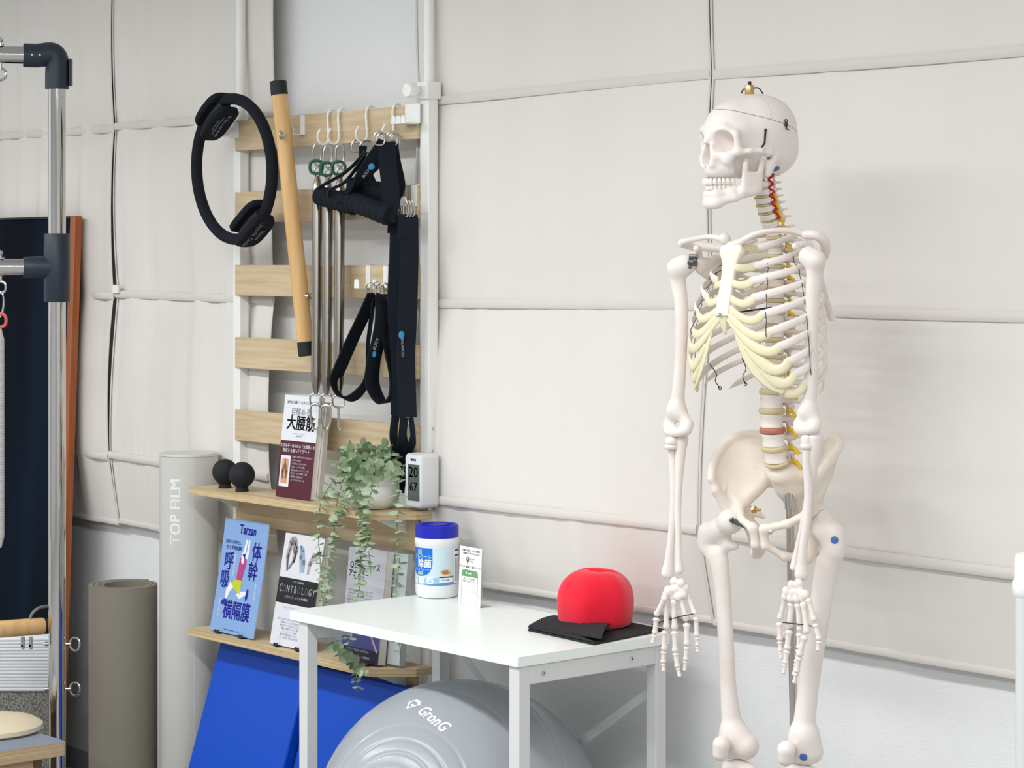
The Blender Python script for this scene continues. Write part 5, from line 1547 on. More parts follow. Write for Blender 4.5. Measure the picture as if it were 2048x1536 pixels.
# object coordinates equal head coordinates (the object carries the turn)
pl = mth('ADD', mth('SUBTRACT', hz, 0.0290), mth('MULTIPLY', hy, 0.27))
line = mth('LESS_THAN', mth('ABSOLUTE', pl), 0.00055)
nzz = node('ShaderNodeTexNoise'); nzz.inputs['Scale'].default_value = 260; nt.links.new(tc.outputs['Object'], nzz.inputs['Vector'])
sut = mth('LESS_THAN', mth('ABSOLUTE', mth('ADD', mth('ADD', hy, 0.000), mth('MULTIPLY', mth('SUBTRACT', nzz.outputs[0], 0.5), 0.010))), 0.0006)
sut = mth('MULTIPLY', mth('MULTIPLY', sut, mth('GREATER_THAN', pl, 0.0)), 0.28)
mx = node('ShaderNodeMix', data_type='RGBA')
nt.links.new(mth('MAXIMUM', line, sut), mx.inputs['Factor'])
mx.inputs['A'].default_value = lin((238, 229, 223)) + (1,); mx.inputs['B'].default_value = lin((110, 100, 96)) + (1,)
nt.links.new(mx.outputs['Result'], bs.inputs['Base Color'])

v, f = surf(skull_fn, (-.082, -.112, -.09), (.082, .104, .09), 0.0017)
skull = SB().add(v, f).build('skull', M_skull)
skull.matrix_local = MH
def jaw_fn(X, Y, Z):
    A = np.sqrt(X * X + 1e-8)
    C = lambda a, b, ra, rb=None: s_cap(A, Y, Z, a, b, ra, rb)
    D = C((0, -.086, -.122), (.017, -.082, -.121), .0085, .0085)
    D = smin(D, C((.017, -.082, -.121), (.034, -.058, -.112), .0085, .0078), .010)
    D = smin(D, C((.034, -.058, -.112), (.047, -.024, -.102), .0078, .0070), .008)
    D = smin(D, C((.0, -.088, -.106), (.015, -.084, -.106), .0068), .010)
    D = smin(D, C((.015, -.084, -.106), (.029, -.062, -.101), .0066, .0062), .010)
    D = smin(D, C((.029, -.062, -.101), (.040, -.036, -.092), .0062, .0058), .010)
    # ramus as a broad thin plate
    for t in (0, .25, .5, .75, 1):
        a = (.046 + .001 * t, -.046 + .034 * t, -.100 + .002 * t); b = (.0495, -.046 + .036 * t, -.062 + (.010 if t in (0,) else (.006 if t == 1 else -.008 + 0.0 * t)))
        D = smin(D, C(a, b, .0052, .0040), .009)
    D = smin(D, C((.0495, -.044, -.060), (.0495, -.043, -.044), .0042, .0030), .005)
    D = smin(D, C((.0500, -.011, -.060), (.0505, -.008, -.042), .0046, .0050), .006)
    D = smin(D, C((.0465, -.007, -.040), (.0555, -.007, -.040), .0048), .005)
    D = smax(D, -s_ell(A, Y, Z, (.050, -.027, -.046), (.010, .010, .011)), .004)
    # chin
    D = smin(D, C((.0, -.088, -.124), (.011, -.087, -.125), .0075), .008)
    return D
jaw = SB().add(*surf(jaw_fn, (-.066, -.105, -.14), (.066, .008, -.028), 0.0016)).build('jaw', M_bone)
jaw.matrix_local = MH
tooth_me = {}
def tooth(parent, x, y, z, w_, hgt, dep, ang, up):
    key = (round(w_, 4), round(hgt, 4))
    if key not in tooth_me:
        m = SB(); R = []
        for zz, sc in ((-.5, .62), (-.38, .80), (-.1, .96), (.2, 1.0), (.42, .94), (.5, .80)):
            ring = []
            for j in range(14):
                a = 2 * PI * j / 14; ca, sa = math.cos(a), math.sin(a)
                ring.append(Vector((math.copysign(abs(ca) ** .7, ca) * w_ / 2 * sc, math.copysign(abs(sa) ** .7, sa) * dep / 2 * (sc if zz < .3 else sc * .6), zz * hgt)))
            R.append(ring)
        m.rings(R); o = m.build('tooth', M_tooth, parent, smooth=60); tooth_me[key] = o.data
    else:
        o = bpy.data.objects.new('tooth', tooth_me[key]); COL.objects.link(o); o.parent = parent
    o.location = (x, y, z); o.rotation_euler = (0 if up else PI, 0, ang)
    return o
uarc = [(.0042, -.0975), (.0118, -.0955), (.0180, -.0905), (.0225, -.0840), (.0258, -.0768), (.0282, -.0685), (.0298, -.0590)]
for i, (x, y) in enumerate(uarc):
    a = [0, .25, .65, .95, 1.15, 1.3, 1.42][i]; w_ = [.0086, .0076, .0080, .0078, .0076, .0098, .0094][i]
    for sg in (1, -1):
        tooth(skull, sg * x, y + .0005, -.0835, w_, .0115, .0062, sg * a, False)
larc = [(.0028, -.0935), (.0084, -.0922), (.0140, -.0885), (.0190, -.0830), (.0228, -.0765), (.0262, -.0680), (.0290, -.0580)]
for i, (x, y) in enumerate(larc):
    a = [0, .2, .55, .9, 1.1, 1.25, 1.35][i]; w_ = [.0059, .0062, .0071, .0074, .0076, .0102, .0098][i]
    for sg in (1, -1):
        tooth(jaw, sg * x, y + .002, -.0945, w_, .0100, .0060, sg * a, True)
# clasp and temple spring, blue dot, brass fitting
def HP(x, y, z): return Vector((x, y, z))
def on_skull(y, z, side=1):
    """x on the side of the vault"""
    xs = np.linspace(.02, .09, 140); d = skull_fn(xs, np.full_like(xs, y), np.full_like(xs, z))
    k = np.where(d < 0)[0]; return side * float(xs[k[-1]]) if len(k) else side * .05
m = SB(); y0, z0 = .028, .0215; x0 = on_skull(y0, z0)
m.tube([HP(x0 + .003, y0, z0 + .006 + .0), HP(x0 + .004, y0, z0), HP(x0 + .003, y0 + .001, z0 - .008)], .0011, 8)
for dz in (.006, -.001): loop(m, HP(x0 + .003, y0, z0 + dz), .006, .006, .0008, Vector((0, 1, 0)), seg=14, rs=6)
m.tube([HP(x0 + .002, y0, z0 - .008), HP(x0 + .003, y0 + .006, z0 - .010)], .0011, 6)
m.build('skull_clasp', M_dk, skull, smooth=60)
m = SB(); y0 = -.016; xa, xb = on_skull(y0, .010), on_skull(y0 + .001, -.018)
m.tube([HP(xa + .0015, y0 + .002, .010), HP(max(xa, xb) + .003, y0 - .001, -.014), HP(xb + .003, y0 - .004, -.024)], .0019, 8); m.ell(HP(xa + .002, y0 + .002, .010), .0028, seg=10, rn=6)
m.build('temple_spring', M_dk, skull, smooth=60)
def dot(parent, c, nrm, r=.0062):
    nrm = Vector(nrm).normalized(); q = nrm.orthogonal().normalized(); s2 = nrm.cross(q); m = SB()
    m.rings([[c + nrm * d + q * (r * s_ * math.cos(2 * PI * j / 24)) + s2 * (r * s_ * math.sin(2 * PI * j / 24)) for j in range(24)] for d, s_ in ((-.003, 1), (.0014, 1), (.0017, .9))])
    return m.build('blue_marker', M_dot, parent, smooth=40, label='round blue marker dot')
zt_ = float(np.linspace(.05, .09, 160)[np.where(skull_fn(np.zeros(160), np.full(160, -.002), np.linspace(.05, .09, 160)) < 0)[0][-1]])
m = SB(); m.lathe([(.0082, 0), (.0086, .002), (.0086, .016), (.0080, .018)], Matrix.Translation((0, -.002, zt_ - .001)), 24); m.build('brass_fitting', M_brass, skull, smooth=40)
m = SB(); m.cyl(HP(0, -.002, zt_ + .015), HP(0, -.002, zt_ + .024), .0034, seg=12)
m.tube(cr([HP(.004, .004, zt_ + .012), HP(.012, .010, zt_ + .011), HP(.018, .016, zt_ + .000)], 8), .0013, 6); m.tube(cr([HP(-.004, -.006, zt_ + .010), HP(-.010, -.010, zt_ + .009), HP(-.012, -.012, zt_ + .002)], 8), .0013, 6)
m.build('hanging_hook', M_dk, skull, smooth=60)
del v, f

# ---------------------------------------------------------------- spine
VERT = [352, 368, 384, 400, 416, 432, 447, 464, 483, 502, 522, 544, 566, 589, 614, 639, 665, 696, 730, 765, 803, 841, 879, 912]
VY = [-.044, -.043, -.041, -.037, -.031, -.023, -.015, -.006, .0, .001, .002, .003, .003, .003, .002, .001, .000, -.002, -.004, -.008, -.010, -.010, -.006, .002]
VC = [Vector((0, VY[i] , Sz(VERT[i], 0, VY[i]))) for i in range(24)]
def vert_mesh(kind):
    if kind == 'c':
        R, H, ax, sp, tp = .0152, .0115, .0, .030, .024
    elif kind == 't':
        R, H, ax, sp, tp = .0155, .0200, .0, .048, .032
    else:
        R, H, ax, sp, tp = .0215, .0275, .0, .050, .044
    def fn(X, Y, Z):
        A = np.sqrt(X * X + 1e-8)
        rr = np.sqrt((X / 1.12) ** 2 + (Y * 1.12) ** 2)
        waist = R * (1 - .13 * (1 - np.clip(np.abs(Z) / (H * .5), 0, 1) ** 2))
        D = smax(rr - waist, np.abs(Z) - H * .5, .004)
        yb = R * .9
        D = smin(D, s_cap(A, Y, Z, (R * .6, yb * .8, H * .12), (R * .75, yb + .010, H * .05), H * .20), .005)
        D = smin(D, s_cap(A, Y, Z, (R * .75, yb + .010, H * .05), (0, yb + .020, -H * .1), H * .20), .005)
        D = smin(D, s_cap(A, Y, Z, (R * .75, yb + .008, H * .05), (tp, yb + .012 + (.008 if kind == 't' else 0), H * .12), H * .19, H * .20), .005)
        dz = -.022 if kind == 't' else (-.006 if kind == 'c' else -.006)
        D = smin(D, s_cap(X, Y, Z, (0, yb + .020, -H * .1), (0, yb + sp - .004, dz - H * .2), H * .16, H * .22 if kind == 'l' else H * .15), .005)
        D = smin(D, s_cap(A, Y, Z, (R * .75, yb + .010, -H * .2), (R * .72, yb + .012, -H * .72), H * .16), .004)
        D = smin(D, s_cap(A, Y, Z, (R * .75, yb + .010, H * .2), (R * .78, yb + .010, H * .66), H * .15), .004)
        # canal
        D = smax(D, -(np.sqrt(X * X + (Y - yb - .006) ** 2) - R * .42), .002)
        return D
    hi = (tp + .012, .03 + sp + .01, H + .004)
    return surf(fn, (-hi[0], -R * 1.3, -H - (.022 if kind == 't' else .008)), hi, .0015 if kind != 'l' else .0018)
VMESH = {}
for k_ in 'ctl':
    o = SB().add(*vert_mesh(k_)).build('vertebra', M_bone); VMESH[k_] = o
first = {k_: True for k_ in 'ctl'}
for i, c in enumerate(VC):
    k_ = 'c' if i < 7 else ('t' if i < 19 else 'l')
    if first[k_]: o = VMESH[k_]; first[k_] = False
    else: o = VMESH[k_].copy(); COL.objects.link(o)
    o.parent = SKEL; o.location = c
    sc = {'c': 1.0 + .02 * i, 't': .86 + .030 * (i - 7), 'l': 1.0}[k_]
    hh = (VERT[min(i + 1, 23)] - VERT[max(i - 1, 0)]) / (min(i + 1, 23) - max(i - 1, 0)) / 1071.0
    base_h = {'c': .0155, 't': .0265, 'l': .0355}[k_]
    o.scale = (sc, sc, hh / base_h)
    tilt = math.atan2(VY[min(i + 1, 23)] - VY[max(i - 1, 0)], (VERT[min(i + 1, 23)] - VERT[max(i - 1, 0)]) / 1071.0)
    o.rotation_euler = (tilt * .9, 0, 0)
    if i == 1: 
        pass
DM = None
for i in range(1, 24):
    a = VC[i]; b = VC[i + 1] if i < 23 else Vector((0, .016, Sz(936, 0, .01)))
    if i < 23: c = (a + b) / 2
    else: c = (a + b) / 2 + Vector((0, -.003, 0))
    R = .0120 if i < 6 else (.0140 + .0006 * (i - 6) if i < 18 else .0225)
    th = ((VERT[i + 1] - VERT[i]) if i < 23 else 24) / 1071.0 * (.26 if i < 19 else .30)
    m = SB(); M_ = Matrix.Translation(c) @ Matrix.Rotation(math.atan2(b.y - a.y, a.z - b.z) * .9, 4, 'X') @ Matrix.Diagonal((1.14, .90, 1, 1))
    m.lathe([(R * .96, -th / 2), (R * 1.02, -th * .3), (R * 1.03, 0), (R * 1.02, th * .3), (R * .96, th / 2)], M_, 24)
    m.build('spinal_disc', mat('disc_red', (178, 112, 92), 0.4) if i == 21 else M_disc, smooth=60)
    # nerve roots
    if i >= 2:
        for sg in (1, -1):
            n0 = c + Vector((sg * R * .8, R * .95, .001)); ln = .016 if i < 7 else (.014 if i < 19 else .019)
            m = SB(); nr = .8 if 7 <= i < 19 else 1.0; m.tube(cr([n0, n0 + Vector((sg * ln * .6, .002, -.002)), n0 + Vector((sg * ln, -.002 if i < 7 else .003, -.006 if i < 19 else -.014))], 6), [r * nr for r in (.0036, .0038, .0040, .0038, .0036, .0034, .0030)], 8)
            m.build('nerve_root', M_yel, smooth=60)
for sg in (1, -1):                       # vertebral arteries along the neck
    pts = [VC[i] + Vector((sg * .0175, .010 + (.003 if i % 2 else -.002), .004 * (1 if i % 2 else -1))) for i in range(0, 7)]
    pts = [q for i in range(6) for q in (VC[i] + Vector((sg * .0200, .009, .000)), (VC[i] + VC[i + 1]) / 2 + Vector((sg * .0150, .002, .001)))]
    pts = [VC[0] + Vector((sg * .018, .012, .012))] + pts
    m = SB(); m.tube(cr(pts, 72), .0023, 8); m.build('neck_artery', M_red, smooth=60)

# ---------------------------------------------------------------- breastbone and ribs
# the rib cage is turned a little further than the hips: its own frame about the same axis
TT = math.radians(50)
def ST(px, py, y):
    k = (px - HX) / FPX; sn, cs = math.sin(TT), math.cos(TT)
    t = (y + OX * sn + OZ * cs) / (k * sn + cs)
    return Vector(((k * t - OX) * cs - (t - OZ) * sn, y, EYE + (HY - py) / FPX * t))
def PXT(p):
    sn, cs = math.sin(TT), math.cos(TT)
    x = OX + p[0] * cs + p[1] * sn; zz = OZ - p[0] * sn + p[1] * cs
    return HX + FPX * x / zz
class TB(SB):
    def build(s, *a, **k):
        o = SB.build(s, *a, **k); o.rotation_euler = (0, 0, -math.radians(8)); return o
stp = [ST(1461, 484, -.109), ST(1459, 505, -.112), ST(1455, 530, -.117), ST(1449, 565, -.124), ST(1443, 600, -.131), ST(1438, 632, -.137)]
for p in stp: p.x *= .2
m = TB(); P = cr(stp, 24)
Wd = lerpl([.022, .0285, .0165, .0150, .0165, .0160], 24)
m.tube(P, Wd, 16, flat=.30, N=Vector((0, -1, -.2)), sq=True); m.build('breastbone', M_bone and mat('breastbone_plastic', (240, 231, 214), .42, sss=.08, bump=(120, .3, .002)), smooth=70)
m = TB(); m.tube(cr([P[-1] + Vector((0, 0, .004)), P[-1] + Vector((.0, .003, -.014)), P[-1] + Vector((0, .008, -.034))], 8), [.012, .0115, .011, .010, .009, .008, .0065, .005, .003], 12, flat=.35, N=Vector((0, -1, 0))); m.build('breastbone_tip', M_cart)
m = TB(); q_ = P[-1] + Vector((0, -.007, .002)); m.ell(q_ + Vector((0, .002, 0)), (.004, .006, .004)); m.build('screw', M_steel)
RA = [.052, .083, .105, .120, .131, .139, .144, .146, .145, .141, .134, .115]
RB = [.048, .066, .080, .089, .096, .099, .100, .100, .098, .094, .088, .070]
RYC = [-.022, -.030, -.036, -.042, -.046, -.049, -.050, -.049, -.046, -.040, -.030, -.012]
REX = [.036, .053, .060, .069, .087, .103, .117, .126, .131, .137, .128, .100]
REPX = [1516, 1509, 1504, 1507, 1523, 1539, 1558, 1576, 1588, 1606]
REY = [498, 533, 562, 596, 630, 664, 694, 724, 750, 771, 783, 787]
def rib_path(i, sg):
    v_ = VC[7 + i]; a, b, yc = RA[i], RB[i], RYC[i]
    if i < 10:
        the = min((abs(PXT((a * math.sin(h_), yc + b * math.cos(h_), 0)) - REPX[i]), h_) for h_ in np.linspace(1.7, 2.75, 200))[1]
        xe = a * math.sin(the)
    else: xe = REX[i]
    if i == 10: the = math.radians(112)
    if i == 11: the = math.radians(84)
    ze = Sz(REY[i], xe, yc + b * math.cos(the))
    pts = [v_ + Vector((.012, .012, .002)), v_ + Vector((.026, .034, .000))]
    th0 = math.asin(min(.045 / a, .9)); z0 = v_.z - .004; N = 9
    for k in range(N + 1):
        t = k / N; th_ = th0 + (the - th0) * t
        pts.append(Vector((a * math.sin(th_), yc + b * math.cos(th_), z0 + (ze - z0) * (t ** 1.05))))
    return [Vector((sg * p.x, p.y, p.z)) for p in pts]
RIBEND = {}
for i in range(12):
    for sg in (1, -1):
        pts = rib_path(i, sg); P = cr(pts, 44)
        Nn = [Vector((p.x / RA[i] ** 2, (p.y - RYC[i]) / RB[i] ** 2, 0)) for p in P]
        Nn[:6] = [Vector((sg * .5, 1, 0))] * 6
        w_ = .0072 if i < 10 else .0062
        rr = [w_ * (0.72 if k < 6 else .9 + .1 * math.sin(k * .2)) for k in range(45)]
        if i < 10:
            for k in range(36, 45): rr[k] *= 1 + .16 * (k - 36) / 8
        else:
            for k in range(32, 45): rr[k] *= max(.18, 1 - ((k - 32) / 12.5) ** 1.5)
        m = TB(); m.tube(P, rr, 12, flat=.46, N=Nn); m.build('rib', M_bone, smooth=60)
        RIBEND[i, sg] = P[-1]
def cart(pts, rr, name='rib_cartilage', n=22, flat=.42):
    P = cr(pts, n) if len(pts) < 20 else pts; n = len(P) - 1; r = lerpl(rr, n) if isinstance(rr, list) else rr
    m = TB(); m.tube(P, r, 12, flat=flat, N=[Vector((6.6 * p.x, -1, .1)) for p in P]); return m.build(name, M_cart)
def arc(e, d, T_, dip, n=26):
    """from the rib end e, leaving along d, sweeping forward on the cage to T_"""
    out = [e - d * .006]
    yf = lambda x: -.139 + 3.3 * x * x
    off = e.y - yf(e.x); offT = T_.y - yf(T_.x)
    for i in range(n + 1):
        t = i / n
        x = e.x + (T_.x - e.x) * t
        z = e.z + (T_.z - e.z) * t - dip * math.sin(PI * t ** .75) * (1 - .25 * t)
        out.append(Vector((x, yf(x) + off * (1 - t) ** 1.5 + offT * t ** 1.5, z)))
    return out
STZ = [492, 534, 566, 597, 617, 629, 637]
for sg in (1, -1):
    def X(x, y, py):
        y = -.139 + 3.3 * x * x
        return Vector((sg * x, y, Sz(py, x * .0, y)))
    for i in range(7):
        e = RIBEND[i, sg]; d = (e - rib_path(i, sg)[-3]).normalized()
        yst = -.109 - .027 * min(1, max(0, (STZ[i] - 490) / 140))
        s_ = X(.019 if i == 0 else .012, yst, STZ[i]); s_.y = yst
        b0 = e - d * .006
        if i < 5: dip, q = (.000, .003, .007, .011, .015)[i], [.0085, .0078, .0068, .0078]
        elif i == 5: dip, q = .019, [.0085, .0085, .0080, .0075, .0070]
        else: dip, q = .024, [.0085, .0090, .0095, .0090, .0078, .0065]
        cart(arc(e, d, s_, dip), q)
    for i, T_, dip in ((7, X(.052, 0, 690), .026), (8, X(.070, 0, 718), .026), (9, X(.086, 0, 746), .022)):
        e = RIBEND[i, sg]; d = (e - rib_path(i, sg)[-3]).normalized()
        cart(arc(e, d, T_, dip), [.0082, .0092, .0108, .0112, .0110, .0085])
    # the thin sheet that joins the lower cartilages
    cart([X(.118, -.116, 772), X(.098, -.132, 757), X(.078, -.144, 733), X(.060, -.152, 705), X(.044, -.156, 677), X(.030, -.157, 655)], [.014, .019, .021, .018, .014, .006], 'cartilage_sheet', flat=.12)
# wires laced through the ribs
for sg in (1, -1):
    for ang, r0, r1 in ((100, 1, 10), (138, 1, 6)):
        pts = []
        for i in range(r0, r1):
            th_ = math.radians(ang); z0 = VC[7 + i].z - .004
            the = min((abs(PXT((RA[i] * math.sin(h_), RYC[i] + RB[i] * math.cos(h_), 0)) - REPX[min(i, 9)]), h_) for h_ in np.linspace(1.7, 2.75, 200))[1] if i < 10 else math.radians(112); xe = RA[i] * math.sin(the); th0 = math.asin(min(.045 / RA[i], .9))
            t = (min(th_, the) - th0) / (the - th0); ze = Sz(REY[i], xe, RYC[i] + RB[i] * math.cos(the))
            c = Vector((sg * (RA[i] + .004) * math.sin(th_), RYC[i] + (RB[i] + .004) * math.cos(th_), z0 + (ze - z0) * t))
            pts += [c, c + Vector((sg * -.001, .003, -.011))]
        m = TB(); m.tube(cr(pts, 80), .0007, 5); m.build('lacing_wire', M_dk, smooth=60)
for pa, pb in ((S(1420, 729, -.02), S(1440, 776, -.03)), (S(1484, 716, -.005), S(1491, 768, .01))):
    m = SB(); m.tube(cr([pa, pa.lerp(pb, .4) + Vector((.006, 0, 0)), pa.lerp(pb, .7) + Vector((-.004, 0, 0)), pb], 14), .0009, 6); loop(m, pb, .006, .006, .0009, Vector((1, 0, 0)), seg=12, rs=5); m.build('lacing_wire', M_dk, smooth=60)
m = SB(); m.tube([S(1480, 624, -.125), S(1543, 615, -.06)], .0016, 8); m.build('rib_spring', M_dk, smooth=60)

# ---------------------------------------------------------------- collarbones and shoulder blades
cl = [S(1476, 489, -.108), S(1492, 478, -.116), S(1514, 467, -.112), S(1548, 461, -.092), S(1582, 462, -.066), S(1608, 468, -.046)]
m = SB(); m.tube(cr(cl, 30), lerpl([.0095, .0070, .0060, .0058, .0066, .0080], 30), 12, flat=.85, N=Vector((0, 0, 1))); m.ell(cl[0], .0105); m.build('collarbone', M_bone)
cr_ = [S(1449, 480, -.110), S(1434, 475, -.114), S(1415, 474, -.104), S(1396, 477, -.085), S(1378, 481, -.060), S(1366, 484, -.050)]
m = SB(); m.tube(cr(cr_, 30), lerpl([.0100, .0070, .0060, .0060, .0068, .0080], 30), 12, flat=.85, N=Vector((0, 0, 1))); m.ell(cr_[0] + Vector((0, 0, .002)), .0115); m.build('collarbone', M_bone)
def scapula(gl, acr, cor, spr, sup, inf, mid, root):
    """gl glenoid, acr acromion tip, cor coracoid tip, spr spine root, sup upper angle, inf lower angle"""
    ch = []
    fan = []
    for k in range(11):
        t = k / 10; p = sup.lerp(mid, t * 2) if t < .5 else mid.lerp(inf, t * 2 - 1); fan.append(p)
    for p in fan: ch.append(([gl + (p - gl) * .12, p], [.0052, .0022]))
    ch.append((fan, [.0032] * 11)); ch.append(([sup, gl], [.003, .006])); ch.append(([gl + Vector((0, 0, -.01)), gl.lerp(inf, .5), inf], [.0065, .0050, .0050]))
    ch.append(([gl], [.0125])); 
    ch.append((acr, [.0085, .0090, .0095, .0085, .0060, .0040][:len(acr)]))
    ch.append(([gl + Vector((0, -.002, .012)), gl.lerp(cor, .5) + Vector((0, 0, .014)), cor], [.0075, .0062, .0065]))
    return chain_part('shoulder_blade', ch, .008, .0018)
gl = S(1628, 516, -.035)
scapula(gl, [S(1611, 469, -.048), S(1634, 471, -.040), S(1650, 486, -.020), S(1650, 510, .012), S(1643, 512, .045), S(1628, 505, .066)], S(1590, 492, -.088), None, S(1618, 480, .042) * 1.0, S(1663, 636, .062), S(1632, 545, .078), S(1628, 500, .066))
glr = S(1400, 530, -.058)
scapula(glr, [S(1364, 486, -.050), S(1372, 488, -.030), S(1388, 492, .000), Vector((-.100, .045, S(1628, 500, .06).z))], S(1393, 497, -.100), None, Vector((-.078, .042, S(1618, 480, .042).z)), Vector((-.095, .052, S(1663, 636, .062).z)), Vector((-.070, .068, S(1632, 545, .078).z)), Vector((-.072, .060, S(1628, 500, .066).z)))

# ---------------------------------------------------------------- arms
def humerus(head, hr, tub, shaft, sr, ep1, ep2, cond):
    ch = [([head], [hr]), ([head, tub], [hr * .85, hr * .78]), ([tub, shaft[0]] + shaft[1:], [hr * .80] + sr), ([shaft[-1], ep1], [sr[-1], .0088]), ([shaft[-1], ep2], [sr[-1], .0080])]
    ch.append((cond, [.0120, .0085, .0110]))
    return chain_part('upper_arm_bone', ch, .014, .0022)
Yl = -.070
humerus(S(1618, 513, Yl - .004), .0165, S(1634, 520, Yl - .008), [S(1630, 545, Yl), S(1626, 590, Yl), S(1623, 650, Yl), S(1622, 720, Yl), S(1621, 780, Yl), S(1616, 822, Yl)], [.0155, .0135, .0122, .0118, .0125, .0130], S(1598, 845, Yl), S(1633, 843, Yl), [S(1601, 858, Yl - .006), S(1613, 860, Yl - .008), S(1628, 856, Yl - .006)])
Yr = -.085
humerus(S(1370, 530, Yr), .0180, S(1352, 536, Yr - .008), [S(1356, 565, Yr), S(1362, 605, Yr), S(1363, 660, Yr), S(1361, 720, Yr), S(1357, 780, Yr), S(1353, 820, Yr)], [.0150, .0128, .0116, .0114, .0122, .0140], S(1335, 848, Yr), S(1378, 846, Yr), [S(1340, 862, Yr - .006), S(1355, 865, Yr - .008), S(1372, 860, Yr - .006)])
m = SB(); a, b = S(1378, 518, Yr - .008), S(1396, 520, Yr)
m.tube([a + Vector((0, 0, .004)), b + Vector((0, 0, .006))], .0055, 10, flat=.4, N=Vector((0, 1, 0))); m.tube([a + Vector((0, -.004, -.006)), b + Vector((0, -.002, -.008))], .0055, 10, flat=.4, N=Vector((0, 1, 0)))
for p in (S(1380, 534, Yr - .024), S(1390, 521, Yr - .012)): m.ell(p, .0042, seg=10, rn=6)
m.build('shoulder_bracket', mat('bracket_steel', (110, 112, 112), .35, metal=.9), smooth=60)
def longb(name, pts, rr, heads=(), k=.008, h=.0018):
    return chain_part(name, [(pts, rr)] + [([p], [r]) for p, r in heads], k, h)
# model's right forearm (picture left)
longb('radius_bone', [S(1343, 884, Yr - .006), S(1343, 893, Yr - .004), S(1344, 915, Yr), S(1347, 960, Yr), S(1347, 1020, Yr), S(1342, 1080, Yr), S(1338, 1120, Yr), S(1335, 1146, Yr)], [.0125, .0075, .0066, .0070, .0072, .0070, .0085, .0120])
m = SB(); c = S(1343, 893, Yr - .004); m.lathe([(.0128, -.005), (.0135, 0), (.0128, .004)], Matrix.Translation(c), 20); m.build('radius_head', M_bone)
longb('ulna_bone', [S(1362, 880, Yr + .010), S(1361, 900, Yr + .006), S(1358, 960, Yr), S(1356, 1020, Yr), S(1357, 1080, Yr), S(1358, 1120, Yr), S(1359, 1140, Yr)], [.0145, .0110, .0072, .0062, .0060, .0068, .0085])
# model's left forearm
longb('radius_bone', [S(1614, 880, Yl - .004), S(1614, 893, Yl - .006), S(1613, 925, Yl - .004), S(1617, 980, Yl), S(1614, 1040, Yl), S(1607, 1090, Yl), S(1604, 1125, Yl), S(1603, 1148, Yl)], [.0120, .0078, .0075, .0078, .0078, .0078, .0095, .0130])
m = SB(); c = S(1614, 892, Yl - .004); m.lathe([(.0122, -.005), (.0130, 0), (.0122, .004)], Matrix.Translation(c), 20); m.build('radius_head', M_bone)
longb('ulna_bone', [S(1630, 876, Yl + .006), S(1628, 905, Yl + .006), S(1624, 950, Yl + .01), S(1614, 1010, Yl + .012), S(1604, 1060, Yl + .014), S(1594, 1105, Yl + .014), S(1589, 1134, Yl + .012)], [.0150, .0125, .0085, .0070, .0062, .0062, .0085])
# hands: each ray is metacarpal + finger bones, waisted with knobbed ends
def small_bone(a, b, r, name, base=1.25, head=1.15):
    n = 12; m = SB(); P = [a.lerp(b, i / n) for i in range(n + 1)]
    D = (b - a).normalized(); rr = []
    for i in range(n + 1):
        t = i / n; e0 = math.exp(-(t / .13) ** 2) * (base - .72); e1 = math.exp(-((1 - t) / .13) ** 2) * (head - .72)
        rr.append(r * (.72 + e0 + e1) * (0.72 if i in (0, n) else 1))
    P[0] = P[0] - D * .0000
    m.tube([a - D * r * .25] + P + [b + D * r * .3], [rr[0] * .45] + rr + [rr[-1] * .45], 12); return m
def hand(rays, carp, y, rods, mcr=.0064):
    root = None
    m = SB()
    def fn(X, Y, Z):
        D = None
        for (px, py, dy, r) in carp:
            p = S(px, py, y + dy); d = s_ell(X, Y, Z, p, (r, r * .8, r * 1.05)); D = d if D is None else smin(D, d, .0035)
        return D
    lo, hi = bounds([S(px, py, y + dy) for px, py, dy, r in carp], .014)
    root = sdfpart('wrist_bones', fn, lo, hi, .0012, M_bone)
    for ray in rays:
        dy = ray[0]; pts = ray[1]; rs = ray[2] if len(ray) > 2 else 1
        for k, (p, q) in enumerate(pts):
            nm = 'palm_bone' if k == 0 else 'finger_bone'
            a, b = S(p[0], p[1], y + dy), S(q[0], q[1], y + dy)
            r = (mcr, .0064, .0056, .0046)[min(k, 3)] * rs
            if k == len(pts) - 1 and k > 0: mm = small_bone(a, b, r, nm, 1.25, 1.0)
            else: mm = small_bone(a, b, r, nm)
            mm.build(nm, M_bone, root)
    m = SB(); m.tube(cr([S(px, py, y - .004) for px, py in rods], 20), .0011, 6); m.build('hand_wire', M_dk, root, smooth=60)
    return root
Zp_ = lambda x, y: (1270 + x * .2839, 1100 + y * .2839)
def Q(*p): return [(Zp_(*p[i]), Zp_(*p[i + 1])) for i in range(0, len(p), 2)]
